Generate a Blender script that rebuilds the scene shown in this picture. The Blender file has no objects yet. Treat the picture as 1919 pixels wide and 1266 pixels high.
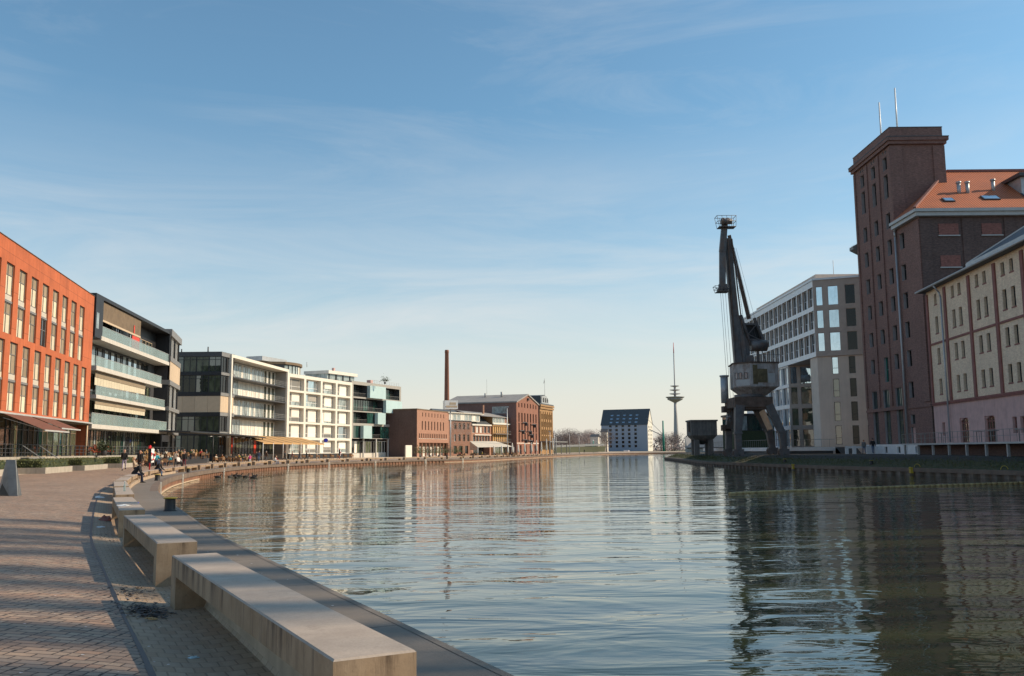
import bpy, math, random
import numpy as np
from mathutils import Vector, Matrix
random.seed(7)
SC = bpy.context.scene
COL = SC.collection
R = math.radians

# ------------------------------------------------------------------ mesh building
class MB:
    """Collects faces and links them as one mesh object."""
    def __init__(s):
        s.v = []; s.f = []; s.m = []; s.sm = []; s.uv = {}
    def poly(s, pts, m=0, smooth=False):
        i = len(s.v); s.v += [tuple(p) for p in pts]
        s.f.append(tuple(range(i, i + len(pts)))); s.m.append(m); s.sm.append(smooth)
    def box(s, x0, x1, y0, y1, z0, z1, m=0):
        i = len(s.v)
        s.v += [(x0,y0,z0),(x1,y0,z0),(x1,y1,z0),(x0,y1,z0),(x0,y0,z1),(x1,y0,z1),(x1,y1,z1),(x0,y1,z1)]
        for q in ((3,2,1,0),(4,5,6,7),(0,1,5,4),(1,2,6,5),(2,3,7,6),(3,0,4,7)):
            s.f.append(tuple(i + k for k in q)); s.m.append(m); s.sm.append(False)
    def prism(s, pts, z0, z1, m=0, mtop=None, caps=True):
        n = len(pts); i = len(s.v)
        s.v += [(p[0],p[1],z0) for p in pts] + [(p[0],p[1],z1) for p in pts]
        for k in range(n):
            s.f.append((i+k, i+(k+1)%n, i+n+(k+1)%n, i+n+k)); s.m.append(m); s.sm.append(False)
        if caps:
            s.f.append(tuple(i+n+k for k in range(n))); s.m.append(m if mtop is None else mtop); s.sm.append(False)
            s.f.append(tuple(i+n-1-k for k in range(n))); s.m.append(m); s.sm.append(False)
    def extr(s, pts, vec, m=0):
        """any planar polygon pushed along vec"""
        n = len(pts); i = len(s.v); vec = Vector(vec)
        s.v += [tuple(p) for p in pts] + [tuple(Vector(p) + vec) for p in pts]
        for k in range(n):
            s.f.append((i+k, i+(k+1)%n, i+n+(k+1)%n, i+n+k)); s.m.append(m); s.sm.append(False)
        s.f.append(tuple(i+n+k for k in range(n))); s.m.append(m); s.sm.append(False)
        s.f.append(tuple(i+n-1-k for k in range(n))); s.m.append(m); s.sm.append(False)
    def tube(s, p, q, r0, r1=None, n=8, m=0, smooth=True, caps=True):
        r1 = r0 if r1 is None else r1
        p = Vector(p); q = Vector(q); d = (q - p)
        if d.length < 1e-6: return
        d.normalize(); a = d.orthogonal().normalized(); b = d.cross(a); i = len(s.v)
        for c, r in ((p, r0), (q, r1)):
            for k in range(n):
                t = 2*math.pi*k/n; s.v.append(tuple(c + (a*math.cos(t) + b*math.sin(t))*r))
        for k in range(n):
            s.f.append((i+k, i+(k+1)%n, i+n+(k+1)%n, i+n+k)); s.m.append(m); s.sm.append(smooth)
        if caps:
            s.f.append(tuple(i+n+k for k in range(n))); s.m.append(m); s.sm.append(False)
            s.f.append(tuple(i+n-1-k for k in range(n))); s.m.append(m); s.sm.append(False)
    def beam(s, p, q, w, h, m=0, w2=None, h2=None):
        """rectangular bar from p to q; w across (horizontal), h the other way"""
        p = Vector(p); q = Vector(q); d = (q - p).normalized(); w2 = w if w2 is None else w2; h2 = h if h2 is None else h2
        up = Vector((0,0,1)) if abs(d.z) < .95 else Vector((0,1,0))
        a = d.cross(up).normalized(); b = a.cross(d); i = len(s.v)
        for c, ww, hh in ((p, w, h), (q, w2, h2)):
            for e, f in ((-1,-1),(1,-1),(1,1),(-1,1)):
                s.v.append(tuple(c + a*e*ww/2 + b*f*hh/2))
        for qd in ((3,2,1,0),(4,5,6,7),(0,1,5,4),(1,2,6,5),(2,3,7,6),(3,0,4,7)):
            s.f.append(tuple(i + k for k in qd)); s.m.append(m); s.sm.append(False)
    def path(s, pts, r, n=6, m=0):
        for a, b in zip(pts[:-1], pts[1:]): s.tube(a, b, r, r, n, m)
    def lathe(s, prof, n=16, c=(0,0), m=0, smooth=True):
        i = len(s.v)
        for r, z in prof:
            for k in range(n):
                t = 2*math.pi*k/n; s.v.append((c[0]+r*math.cos(t), c[1]+r*math.sin(t), z))
        for j in range(len(prof)-1):
            for k in range(n):
                s.f.append((i+j*n+k, i+j*n+(k+1)%n, i+(j+1)*n+(k+1)%n, i+(j+1)*n+k)); s.m.append(m); s.sm.append(smooth)
        s.f.append(tuple(i+(len(prof)-1)*n+k for k in range(n))); s.m.append(m); s.sm.append(False)
        s.f.append(tuple(i+n-1-k for k in range(n))); s.m.append(m); s.sm.append(False)
    def ball(s, c, r, m=0, n=8, k=5, sq=(1,1,1)):
        i = len(s.v); c = Vector(c)
        for j in range(k+1):
            ph = math.pi*(j/k - .5)
            for q in range(n):
                t = 2*math.pi*q/n
                s.v.append((c.x+r*sq[0]*math.cos(ph)*math.cos(t), c.y+r*sq[1]*math.cos(ph)*math.sin(t), c.z+r*sq[2]*math.sin(ph)))
        for j in range(k):
            for q in range(n):
                s.f.append((i+j*n+q, i+j*n+(q+1)%n, i+(j+1)*n+(q+1)%n, i+(j+1)*n+q)); s.m.append(m); s.sm.append(True)
    def wall(s, p0, p1, z0, z1, ops=(), depth=.25, m=0, mr=None):
        """upright wall seen from the right of p0 -> p1, with real openings (u0,u1,z0,z1) and their reveals"""
        mr = m if mr is None else mr
        p0 = Vector((p0[0],p0[1],0)); p1 = Vector((p1[0],p1[1],0)); d = p1 - p0; L = d.length; d /= L
        nin = Vector((-d.y, d.x, 0)) * depth
        ops = [(max(a,0),min(b,L),max(c,z0),min(e,z1)) for a,b,c,e in ops]
        us = sorted({0.0, L} | {round(o[0],4) for o in ops} | {round(o[1],4) for o in ops})
        zs = sorted({z0, z1} | {round(o[2],4) for o in ops} | {round(o[3],4) for o in ops})
        P = lambda u, z: p0 + d*u + Vector((0,0,z))
        for a, b in zip(us[:-1], us[1:]):
            cu = (a+b)/2; run = None
            for c, e in list(zip(zs[:-1], zs[1:])) + [(None,None)]:
                solid = c is not None and not any(o[0] < cu < o[1] and o[2] < (c+e)/2 < o[3] for o in ops)
                if solid: run = (c, e) if run is None else (run[0], e)
                elif run is not None:
                    s.poly([P(a,run[0]),P(b,run[0]),P(b,run[1]),P(a,run[1])], m); run = None
        for a, b, c, e in ops:
            q = [P(a,c),P(b,c),P(b,e),P(a,e)]
            for k in range(4):
                A, B = q[k], q[(k+1)%4]
                s.poly([A, A+nin, B+nin, B], mr)
    def mesh(s, name, mats):
        me = bpy.data.meshes.new(name)
        me.from_pydata(s.v, [], s.f)
        for mt in mats: me.materials.append(mt)
        me.polygons.foreach_set('material_index', s.m)
        me.polygons.foreach_set('use_smooth', s.sm)
        me.update(); return me
    def obj(s, name, mats, parent=None, loc=(0,0,0), rot=(0,0,0)):
        if not isinstance(mats, (list, tuple)): mats = [mats]
        return put(name, s.mesh(name, mats), parent, loc, rot)

def put(name, me, parent=None, loc=(0,0,0), rot=(0,0,0), sc=None):
    o = bpy.data.objects.new(name, me); COL.objects.link(o)
    o.location = loc; o.rotation_euler = rot
    if sc: o.scale = sc
    if parent is not None: o.parent = parent
    return o
def tag(o, label, cat, group=None, kind=None):
    if label: o['label'] = label
    if cat: o['category'] = cat
    if group: o['group'] = group
    if kind: o['kind'] = kind
    return o
def thing(name, label, cat, loc=(0,0,0), rz=0, group=None):
    o = bpy.data.objects.new(name, None); COL.objects.link(o)
    o.empty_display_size = .3; o.location = loc; o.rotation_euler = (0,0,rz)
    return tag(o, label, cat, group)
def dup(root, loc, rz, label=None, group=None):
    r = root.copy(); COL.objects.link(r); r.location = loc; r.rotation_euler = (0,0,rz)
    if label: r['label'] = label
    if group: r['group'] = group
    for ch in list(root.children):
        c = ch.copy(); COL.objects.link(c); c.parent = r
        for g in list(ch.children):
            e = g.copy(); COL.objects.link(e); e.parent = c
    return r

# ------------------------------------------------------------------ materials
def new_mat(name):
    m = bpy.data.materials.new(name); m.use_nodes = True
    nt = m.node_tree; b = nt.nodes['Principled BSDF']
    return m, nt, b
def nd(nt, t, **kw):
    n = nt.nodes.new(t)
    for k, v in kw.items(): setattr(n, k, v)
    return n
def rgb(c): return (c[0], c[1], c[2], 1)
def mixc(nt, fac, a, b, blend='MIX'):
    n = nd(nt, 'ShaderNodeMix', data_type='RGBA', blend_type=blend)
    for sock, v in ((n.inputs[0], fac), (n.inputs[6], a), (n.inputs[7], b)):
        if isinstance(v, bpy.types.NodeSocket): nt.links.new(v, sock)
        elif isinstance(v, (int, float)): sock.default_value = v
        else: sock.default_value = rgb(v)
    return n.outputs[2]
def ramp(nt, fac, stops):
    n = nd(nt, 'ShaderNodeValToRGB'); e = n.color_ramp.elements
    while len(e) < len(stops): e.new(.5)
    for k, (p, c) in enumerate(stops):
        e[k].position = p; e[k].color = (c,c,c,1) if isinstance(c, (int,float)) else rgb(c)
    nt.links.new(fac, n.inputs[0]); return n.outputs[0]
def math_n(nt, op, a, b=None):
    n = nd(nt, 'ShaderNodeMath', operation=op)
    for i, v in enumerate((a, b)):
        if v is None: continue
        if isinstance(v, bpy.types.NodeSocket): nt.links.new(v, n.inputs[i])
        else: n.inputs[i].default_value = v
    return n.outputs[0]
def noise(nt, vec, scale, detail=4, rough=.55, dist=0):
    n = nd(nt, 'ShaderNodeTexNoise'); n.inputs['Scale'].default_value = scale
    n.inputs['Detail'].default_value = detail; n.inputs['Roughness'].default_value = rough; n.inputs['Distortion'].default_value = dist
    if vec is not None: nt.links.new(vec, n.inputs['Vector'])
    return n.outputs[0]
def mapping(nt, vec, scale=(1,1,1), rot=(0,0,0), loc=(0,0,0)):
    n = nd(nt, 'ShaderNodeMapping'); n.inputs['Scale'].default_value = scale; n.inputs['Rotation'].default_value = rot; n.inputs['Location'].default_value = loc
    nt.links.new(vec, n.inputs['Vector']); return n.outputs[0]
def ocoord(nt): return nd(nt, 'ShaderNodeTexCoord').outputs['Object']
def wallvec(nt):
    """(x+y, z, 0): runs along any wall of a building's own frame"""
    sp = nd(nt, 'ShaderNodeSeparateXYZ'); nt.links.new(ocoord(nt), sp.inputs[0])
    cb = nd(nt, 'ShaderNodeCombineXYZ')
    nt.links.new(math_n(nt, 'ADD', sp.outputs[0], sp.outputs[1]), cb.inputs[0]); nt.links.new(sp.outputs[2], cb.inputs[1])
    return cb.outputs[0]
def bump(nt, b, h, strength=.3, dist=.02):
    n = nd(nt, 'ShaderNodeBump'); n.inputs['Strength'].default_value = strength; n.inputs['Distance'].default_value = dist
    nt.links.new(h, n.inputs['Height']); nt.links.new(n.outputs[0], b.inputs['Normal'])
def plain(name, c, rough=.6, metal=0, var=.18, scale=1.5, streak=0, rnd=0, bmp=0, rust=0, joints=None):
    """painted / plastered / metal surface: mottled, with optional rain streaks and per-object variation"""
    m, nt, b = new_mat(name); b.inputs['Roughness'].default_value = rough; b.inputs['Metallic'].default_value = metal
    v = ocoord(nt)
    f = ramp(nt, noise(nt, v, scale, 6, .65), [(.3, 0), (.7, 1)])
    col = mixc(nt, f, [x*(1-var) for x in c], [min(1, x*(1+var)) for x in c])
    if streak:
        st = noise(nt, mapping(nt, v, (2.2, 2.2, .12)), 1.6, 5, .6)
        col = mixc(nt, ramp(nt, st, [(.45, 0), (.75, streak)]), col, [x*.35 for x in c])
    if rust:
        rs = noise(nt, mapping(nt, v, (1,1,.45)), scale*.9, 7, .72)
        col = mixc(nt, ramp(nt, rs, [(.48, 0), (.62, rust)]), col, (.17,.085,.045))
    if joints:
        t = nd(nt, 'ShaderNodeTexBrick', offset=.0); nt.links.new(wallvec(nt), t.inputs['Vector']); t.inputs['Scale'].default_value = 1
        t.inputs['Brick Width'].default_value = joints[0]; t.inputs['Row Height'].default_value = joints[1]; t.inputs['Mortar Size'].default_value = .022; t.inputs['Color1'].default_value = (.9,.9,.9,1); t.inputs['Color2'].default_value = (1.06,1.06,1.06,1); t.inputs['Mortar'].default_value = (.55,.55,.55,1)
        col = mixc(nt, 1.0, col, t.outputs['Color'], 'MULTIPLY')
    if rnd:
        oi = nd(nt, 'ShaderNodeObjectInfo')
        k = ramp(nt, oi.outputs['Random'], [(0, 1-rnd), (1, 1+rnd)])
        col = mixc(nt, 1.0, col, k, 'MULTIPLY')
    nt.links.new(col, b.inputs['Base Color'])
    if bmp: bump(nt, b, noise(nt, v, scale*6, 5, .6), bmp, .02)
    return m
def brick(name, c1, c2, mortar, bw=.25, bh=.075, dirt=.35, big=.25, hf=1.0):
    m, nt, b = new_mat(name); b.inputs['Roughness'].default_value = .85
    v = wallvec(nt)
    t = nd(nt, 'ShaderNodeTexBrick'); nt.links.new(v, t.inputs['Vector'])
    t.inputs['Scale'].default_value = 1; t.inputs['Brick Width'].default_value = bw; t.inputs['Row Height'].default_value = bh
    t.inputs['Mortar Size'].default_value = .008; t.inputs['Color1'].default_value = rgb(c1); t.inputs['Color2'].default_value = rgb(c2); t.inputs['Mortar'].default_value = rgb(mortar)
    f = noise(nt, v, big, 6, .7)
    col = mixc(nt, ramp(nt, f, [(.35, 0), (.72, dirt)]), t.outputs['Color'], [x*.4 for x in c1])
    f2 = noise(nt, v, 2.3, 5, .7)
    col = mixc(nt, ramp(nt, f2, [(.45, 0), (.8, .45)]), col, [min(1, x*1.5+.02) for x in c2])
    st = noise(nt, mapping(nt, v, (1.6, .1, 1)), 1.2, 5, .6)
    col = mixc(nt, ramp(nt, st, [(.5, 0), (.8, dirt)]), col, [x*.5 for x in c1])
    col = mixc(nt, 1.0, col, ramp(nt, noise(nt, mapping(nt, v, (2.2,6,1)), 1.3, 4, .8), [(.3,1-.38*hf),(.7,1+.32*hf)]), 'MULTIPLY')
    nt.links.new(col, b.inputs['Base Color']); bump(nt, b, t.outputs['Fac'], -.25, .01)
    return m
def glassy(name, c, rough=.03, ior=2.0, rnd=.5, wob=.25, metal=0):
    """opaque reflecting window glass, each pane a little different and slightly wavy"""
    m, nt, b = new_mat(name); b.inputs['Roughness'].default_value = rough; b.inputs['IOR'].default_value = ior; b.inputs['Metallic'].default_value = metal
    oi = nd(nt, 'ShaderNodeObjectInfo')
    k = ramp(nt, oi.outputs['Random'], [(0, 1-rnd), (1, 1+rnd)])
    v = ocoord(nt)
    f = noise(nt, mapping(nt, v, (1.3, 1.3, .5)), 1.1, 3, .6)
    col = mixc(nt, ramp(nt, f, [(.4, 0), (.65, 1)]), c, [x*(.35 if not metal else .8) for x in c])
    nt.links.new(mixc(nt, 1.0, col, k, 'MULTIPLY'), b.inputs['Base Color'])
    n = nd(nt, 'ShaderNodeBump'); n.inputs['Strength'].default_value = wob; n.inputs['Distance'].default_value = .02
    nt.links.new(noise(nt, v, .9, 2, .5), n.inputs['Height']); nt.links.new(n.outputs[0], b.inputs['Normal'])
    return m
def clear_glass(name, c, fac=.45):
    m, nt, b = new_mat(name); b.inputs['Roughness'].default_value = .05; b.inputs['Base Color'].default_value = rgb(c); b.inputs['IOR'].default_value = 1.6
    tr = nd(nt, 'ShaderNodeBsdfTransparent'); tr.inputs[0].default_value = rgb([.6+.4*x for x in c])
    mx = nd(nt, 'ShaderNodeMixShader'); mx.inputs[0].default_value = fac
    nt.links.new(tr.outputs[0], mx.inputs[1]); nt.links.new(b.outputs[0], mx.inputs[2])
    nt.links.new(mx.outputs[0], nt.nodes['Material Output'].inputs['Surface'])
    return m

M = {}
M['orange'] = plain('orange render', (.49,.125,.045), .8, var=.14, scale=.6, streak=.35, joints=(3.2,3.0))
M['spandrel'] = plain('pale spandrel', (.55,.5,.42), .6)
M['cream_blind'] = plain('cream blind', (.66,.58,.43), .8, var=.1, rnd=.12)
M['tan_shaded_blind'] = plain('tan and shaded blind', (.30,.235,.16), .8, var=.1, rnd=.15)
M['white_blind'] = plain('white blind', (.80,.75,.66), .7, var=.05, rnd=.1)
M['brown_fabric'] = plain('brown awning cloth', (.16,.062,.04), .9)
M['yellow_fabric'] = plain('ochre awning cloth', (.52,.31,.13), .9, var=.08)
M['cream_fabric'] = plain('cream canvas', (.68,.60,.48), .9, var=.1)
M['black'] = plain('black cladding', (.018,.018,.021), .5, var=.3, streak=.1)
M['darkgrey'] = plain('dark grey metal', (.06,.06,.065), .5, var=.2)
M['midgrey'] = plain('grey metal', (.20,.195,.19), .5, var=.15)
M['lightgrey'] = plain('light grey metal', (.45,.45,.44), .45, var=.1)
M['white'] = plain('white render', (.70,.66,.58), .7, var=.06, scale=.5, streak=.18)
M['offwhite'] = plain('off white slab', (.58,.54,.48), .7, var=.1, streak=.25)
M['grey_blind'] = plain('grey blind', (.15,.145,.135), .6, var=.1, rnd=.3)
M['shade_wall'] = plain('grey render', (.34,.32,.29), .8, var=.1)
M['beige_panel'] = plain('beige fibre panel', (.55,.42,.29), .7, var=.08, rnd=.08)
M['brown_wood'] = plain('brown slats', (.17,.12,.075), .8, var=.2)
M['red_panel'] = plain('red panel', (.65,.05,.02), .5)
M['glass_dark'] = glassy('dark window glass', (.03,.035,.035))
M['glass_black'] = glassy('unlit window glass', (.012,.013,.014), .05, 1.4, .5)
M['glass_room'] = glassy('glass before lit rooms', (.075,.085,.055), .04, 1.45, .8)
M['glass_sky'] = glassy('sky window glass', (.62,.72,.78), .02, 2.0, .12, .12, .9)
M['glass_green'] = glassy('green window glass', (.02,.08,.065), .04, 2.0, .5)
M['glass_pale'] = glassy('pale window glass', (.36,.42,.42), .12, 1.8, .2)
M['glass_shop'] = glassy('shop window glass', (.10,.115,.075), .03, 2.2, .5)
M['teal_panel'] = plain('pale teal panel', (.42,.56,.57), .2, var=.06, scale=.4, rnd=.1)
M['rail_glass'] = clear_glass('balcony glass', (.52,.66,.66), .32)
M['frame_dark'] = plain('dark window frame', (.03,.03,.032), .5)
M['frame_white'] = plain('white window frame', (.72,.70,.66), .5)
M['concrete'] = plain('grey concrete', (.40,.36,.30), .85, var=.15, scale=1.2, streak=.35, bmp=.15)
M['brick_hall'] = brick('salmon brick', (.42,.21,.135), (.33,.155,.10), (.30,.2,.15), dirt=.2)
M['brick_red'] = brick('red brick', (.34,.135,.08), (.25,.095,.058), (.22,.14,.11), dirt=.3)
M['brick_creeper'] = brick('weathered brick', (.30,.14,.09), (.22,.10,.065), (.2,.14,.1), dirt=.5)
M['brick_brown'] = brick('brown brick', (.30,.155,.125), (.20,.105,.088), (.21,.15,.13), dirt=.5, big=.18)
M['brick_dark'] = brick('dark and shaded brick', (.16,.094,.08), (.105,.066,.06), (.13,.097,.085), dirt=.5)  # also carries the shade on end walls
M['brick_patch'] = brick('red infill brick', (.33,.125,.10), (.25,.095,.078), (.18,.11,.09), dirt=.3)
M['brick_yellow'] = brick('yellow brick', (.88,.66,.48), (.80,.59,.42), (.66,.5,.37), .4, .14, dirt=.3, big=.35, hf=.5)
M['brick_ochre'] = brick('ochre brick', (.44,.25,.10), (.34,.18,.075), (.26,.18,.1), dirt=.3)
M['pink'] = plain('pink painted brick', (.60,.38,.345), .85, var=.15, scale=.9, streak=.25)
M['redbrown'] = plain('red sandstone trim', (.26,.105,.088), .85, var=.2)
M['reveal'] = plain('lit jamb', (.34,.31,.31), .8)  # paler than the brick, to put the light on the jambs into colour
M['slate'] = plain('slate roof', (.07,.08,.09), .6, var=.2, scale=.8)
M['greyroof'] = plain('grey roof sheet', (.30,.28,.26), .7, var=.15, scale=.4)
M['zinc'] = plain('zinc', (.42,.43,.44), .45, .3, var=.15)
M['hotel_beige'] = plain('beige cast stone', (.68,.55,.45), .8, var=.07, scale=.7, streak=.15)
M['hotel_brown'] = plain('taupe panel', (.46,.37,.31), .6, var=.1)
M['hotel_white'] = plain('pale aluminium', (.76,.77,.78), .45, .1, var=.08)
M['steel'] = plain('weathered dark steel', (.125,.12,.122), .55, .1, var=.35, scale=1.1, streak=.2, rust=.5)
M['rust'] = plain('rusty steel', (.125,.082,.062), .8, var=.5, scale=1.4, streak=.2)
M['cabin'] = plain('faded grey cabin paint', (.42,.38,.36), .7, var=.3, scale=1.2, streak=.6, rust=.55)
M['cabin_rust'] = plain('mossy rusty sheet', (.15,.115,.06), .85, var=.6, scale=1.5, streak=.6)
M['silo'] = plain('shaded white render', (.33,.37,.45), .8, var=.05)  # white walls with their bluish shade put into the colour
M['tvtower'] = plain('tower concrete', (.38,.37,.37), .8, var=.05)
M['red_paint'] = plain('red paint', (.55,.02,.025), .4)
M['white_paint'] = plain('white paint', (.8,.79,.77), .4, var=.05)
M['yellow_paint'] = plain('yellow paint', (.42,.30,.03), .5, var=.2)
M['blue_paint'] = plain('blue paint', (.02,.03,.35), .4)
M['hopper'] = plain('board marked concrete', (.20,.175,.155), .9, var=.3, scale=.9, streak=.6)
M['duck'] = plain('dark plumage', (.03,.028,.025), .6)
M['wicker'] = plain('wicker', (.30,.17,.09), .8, var=.3, rnd=.3)
M['sculpt'] = plain('brushed steel plate', (.17,.18,.19), .42, .6, var=.25, scale=2)
M['sculpt_dark'] = plain('brown steel plate', (.10,.08,.06), .6, .3, var=.3, scale=2)
M['sheet_pile'] = plain('rusty sheet piling', (.22,.105,.06), .8, var=.35, scale=.8, streak=.5)
M['sheet_dark'] = plain('grey sheet piling', (.19,.155,.13), .85, var=.35, scale=.8, streak=.6)
M['cap'] = plain('quay cap', (.17,.125,.095), .9, var=.25, scale=.7)
M['teal_paint'] = plain('teal paint', (.02,.22,.17), .5)
M['bark'] = plain('bark', (.09,.07,.055), .9, var=.3)
M['twig'] = plain('hazed winter twigs', (.25,.20,.19), .9, var=.2, rnd=.2)  # lightened towards mauve so the colour carries distance haze
M['leaf'] = plain('hedge leaf', (.075,.085,.02), .7, var=.5, scale=6)
M['leaf_dark'] = plain('evergreen leaf', (.03,.045,.015), .7, var=.4, scale=5)
M['leaf_red'] = plain('red leaf', (.30,.06,.02), .7, var=.5, scale=6)
M['leaf_litter'] = plain('wet dead leaves', (.035,.022,.015), .6, var=.6, scale=8)
M['plastic'] = plain('pale plastic', (.75,.75,.74), .3)
def tile_mat():
    m, nt, b = new_mat('clay pantiles'); b.inputs['Roughness'].default_value = .7
    v = ocoord(nt)
    w = nd(nt, 'ShaderNodeTexWave', wave_type='BANDS', bands_direction='X'); w.inputs['Scale'].default_value = 1.05; nt.links.new(v, w.inputs['Vector'])
    col = mixc(nt, w.outputs['Fac'], (.20,.05,.02), (.66,.18,.06))
    col = mixc(nt, ramp(nt, noise(nt, v, .5, 6, .7), [(.4,0),(.7,.5)]), col, (.22,.07,.035))
    nt.links.new(col, b.inputs['Base Color']); bump(nt, b, w.outputs['Fac'], .25, .04)
    return m
M['tile'] = tile_mat()
# ------------------------------------------------------------------ windows and facades
_wc = {}
def winmesh(w, h, cols=1, rows=1, fr=.06, frame='frame_dark', glass='glass_dark', cells=None, sill=None, lintel=None, arch=0, wallmat=None, cw=None):
    """one window: frame bars, panes (cells gives another material for single panes), sill, lintel; seen from -y, foot at z 0"""
    key = (round(w,3), round(h,3), cols, rows, fr, frame, glass, str(cells), sill, lintel, arch, wallmat, str(cw))
    if key in _wc: return _wc[key]
    b = MB(); names = [frame, glass]
    def mi(n):
        if n not in names: names.append(n)
        return names.index(n)
    xs = [-w/2 + w*k/cols for k in range(cols+1)] if cw is None else [-w/2 + w*x for x in cw]
    zs = [h*k/rows for k in range(rows+1)] if isinstance(rows, int) else [h*x for x in rows]
    nr = len(zs)-1; nc = len(xs)-1
    for j in range(nr):
        for i in range(nc):
            g = (cells or {}).get((i, j), glass)
            b.poly([(xs[i],0,zs[j]),(xs[i+1],0,zs[j]),(xs[i+1],0,zs[j+1]),(xs[i],0,zs[j+1])], mi(g))
    for i, x in enumerate(xs):
        a = x if i == 0 else (x-fr if i == nc else x-fr/2)
        b.box(a, a+fr, -.06, .02, 0, h, 0)
    for j, z in enumerate(zs):
        a = z if j == 0 else (z-fr if j == nr else z-fr/2)
        b.box(-w/2+fr, w/2-fr, -.055, .018, a, a+fr, 0)
    if sill: b.box(-w/2-.08, w/2+.08, -.32, 0, -.13, -.003, mi(sill))
    if arch:
        n = 8; k = mi(wallmat or 'pink'); top = h + .004
        arc = [(-w/2 + w*i/n, h - arch + arch*math.sin(math.pi*i/n)) for i in range(n+1)]
        for i in range(n):
            (x0,z0),(x1,z1) = arc[i], arc[i+1]
            b.poly([(x0,-.16,z0),(x1,-.16,z1),(x1,-.16,top),(x0,-.16,top)], k)
            b.poly([(x0,-.16,z0),(x0,0,z0),(x1,0,z1),(x1,-.16,z1)], k)
    if lintel:
        n = 6; k = mi(lintel); y0, y1 = -.25, -.195
        for i in range(n):
            a0 = (i/n-.5)*(w+.16); a1 = ((i+1)/n-.5)*(w+.16)
            f = lambda a: .10*(1-(2*a/(w+.16))**2)
            b.extr([(a0,y1,h+.002+f(a0)*.6),(a1,y1,h+.002+f(a1)*.6),(a1,y1,h+.26+f(a1)),(a0,y1,h+.26+f(a0))], (0,y0-y1,0), k)
    me = b.mesh('window', [M[n] for n in names]); _wc[key] = me; return me
def panelmesh(w, h, mat, t=.05, joints=0):
    key = ('p', round(w,3), round(h,3), mat, t, joints)
    if key in _wc: return _wc[key]
    b = MB()
    if joints:
        g = .03; pw = w/joints
        for k in range(joints): b.box(-w/2+pw*k+g/2, -w/2+pw*(k+1)-g/2, -t, 0, 0, h)
        b.box(-w/2, w/2, 0, .02, .01, h-.01, 1)
    else: b.box(-w/2, w/2, -t, 0, 0, h)
    me = b.mesh('panel', [M[mat], M['black']]); _wc[key] = me; return me
class Fac:
    """a facade line p0 -> p1 in a building's own frame; outward is to the right"""
    def __init__(s, root, p0, p1):
        s.root = root; s.p0 = Vector((p0[0],p0[1],0)); d = Vector((p1[0],p1[1],0)) - s.p0
        s.L = d.length; s.d = d/s.L; s.nin = Vector((-s.d.y, s.d.x, 0)); s.ang = math.atan2(s.d.y, s.d.x); s.p1 = p1; s.ops = []
    def at(s, u, z, inset=0): return s.p0 + s.d*u + s.nin*inset + Vector((0,0,z))
    def put(s, name, me, u, z, inset=0, parent=None):
        return put(name, me, s.root if parent is None else parent, s.at(u, z, inset), (0,0,s.ang))
    def win(s, u, z, w, h, depth=.25, name='window', op=True, **kw):
        if op: s.ops.append((u-w/2, u+w/2, z, z+h))
        return s.put(name, winmesh(w, h, **kw), u, z, depth-.005 if op else depth)
    def wall(s, mb, z0, z1, depth=.25, m=0, mr=None): mb.wall(s.p0, s.p1, z0, z1, s.ops, depth, m, mr)
    def box(s, mb, u0, u1, i0, i1, z0, z1, m=0):
        """box between insets i0 (outer) and i1"""
        a = s.at(u0,0,i0); b = s.at(u1,0,i0); c = s.at(u1,0,i1); e = s.at(u0,0,i1)
        mb.prism([(p.x,p.y) for p in (a,b,c,e)], z0, z1, m)
def roofpoly(mb, pts, z, m=0): mb.poly([(p[0],p[1],z) for p in pts], m)

# ================================================================== left bank, modern row
# ---- orange office block
ob = thing('office_building', 'orange rendered office block with tall paired windows and brown awnings', 'building', (-37.24,55,0), R(101.6))
L = 45.4; f = Fac(ob, (0,0), (L,0))
for k in range(13):
    for row, (u0, z0, z1, s0, s1) in enumerate(((39.62-3.2*k, 11.45, 17.2, 13.98, 14.62), (41.5-3.2*k, 5.25, 10.9, 7.65, 8.3))):
        if u0 < .6 or u0 > 43: continue
        w = 1.95; uc = u0+w/2
        f.ops.append((u0, u0+w, z0, z1))
        for (a, b) in ((z0, s0), (s1, z1)):
            open_ = (row == 0 and k == 4 and a == z0)
            cut = random.choice((.62, .6, .64, .6, .58))
            dark_low = random.random() < .12
            cells = {} if open_ else {(0,1):'tan_shaded_blind',(1,1):'tan_shaded_blind',(0,0):'cream_blind',(1,0):'tan_shaded_blind' if dark_low else 'cream_blind'}  # tan upper panes paint in the shadow below the lintel
            me = winmesh(w-.02, b-a-.02, cw=(0,.45,1), rows=(0,cut,1), fr=.05, frame='midgrey', glass='glass_dark', cells=cells)
            f.put('window', me, uc, a+.01, .19)
        f.put('spandrel', panelmesh(w-.01, s1-s0-.22, 'spandrel', .06), uc, s0+.2, .18)
        f.put('spandrel', panelmesh(w-.01, .18, 'midgrey', .12), uc, s0+.005, .18)
mb = MB(); f.wall(mb, 5.06, 19.06, .21)
mb.wall((L,0), (L,14), 1.4, 19.06); mb.wall((0,14),(0,0), 1.4, 19.06); mb.wall((L,14),(0,14), 1.4, 19.06)
mb.obj('wall', M['orange'], ob)
mb = MB(); roofpoly(mb, [(0,0),(L,0),(L,14),(0,14)], 18.7); mb.obj('roof', M['darkgrey'], ob)
mb = MB(); mb.box(-.05, L+.05, -.06, .22, 19.062, 19.12); mb.box(40, 42.2, 5, 8, 18.7, 19.7); mb.obj('parapet_flashing', M['rust'], ob)
g = Fac(ob, (0,1.0), (L,1.0)); k = 0; u = .3
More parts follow.
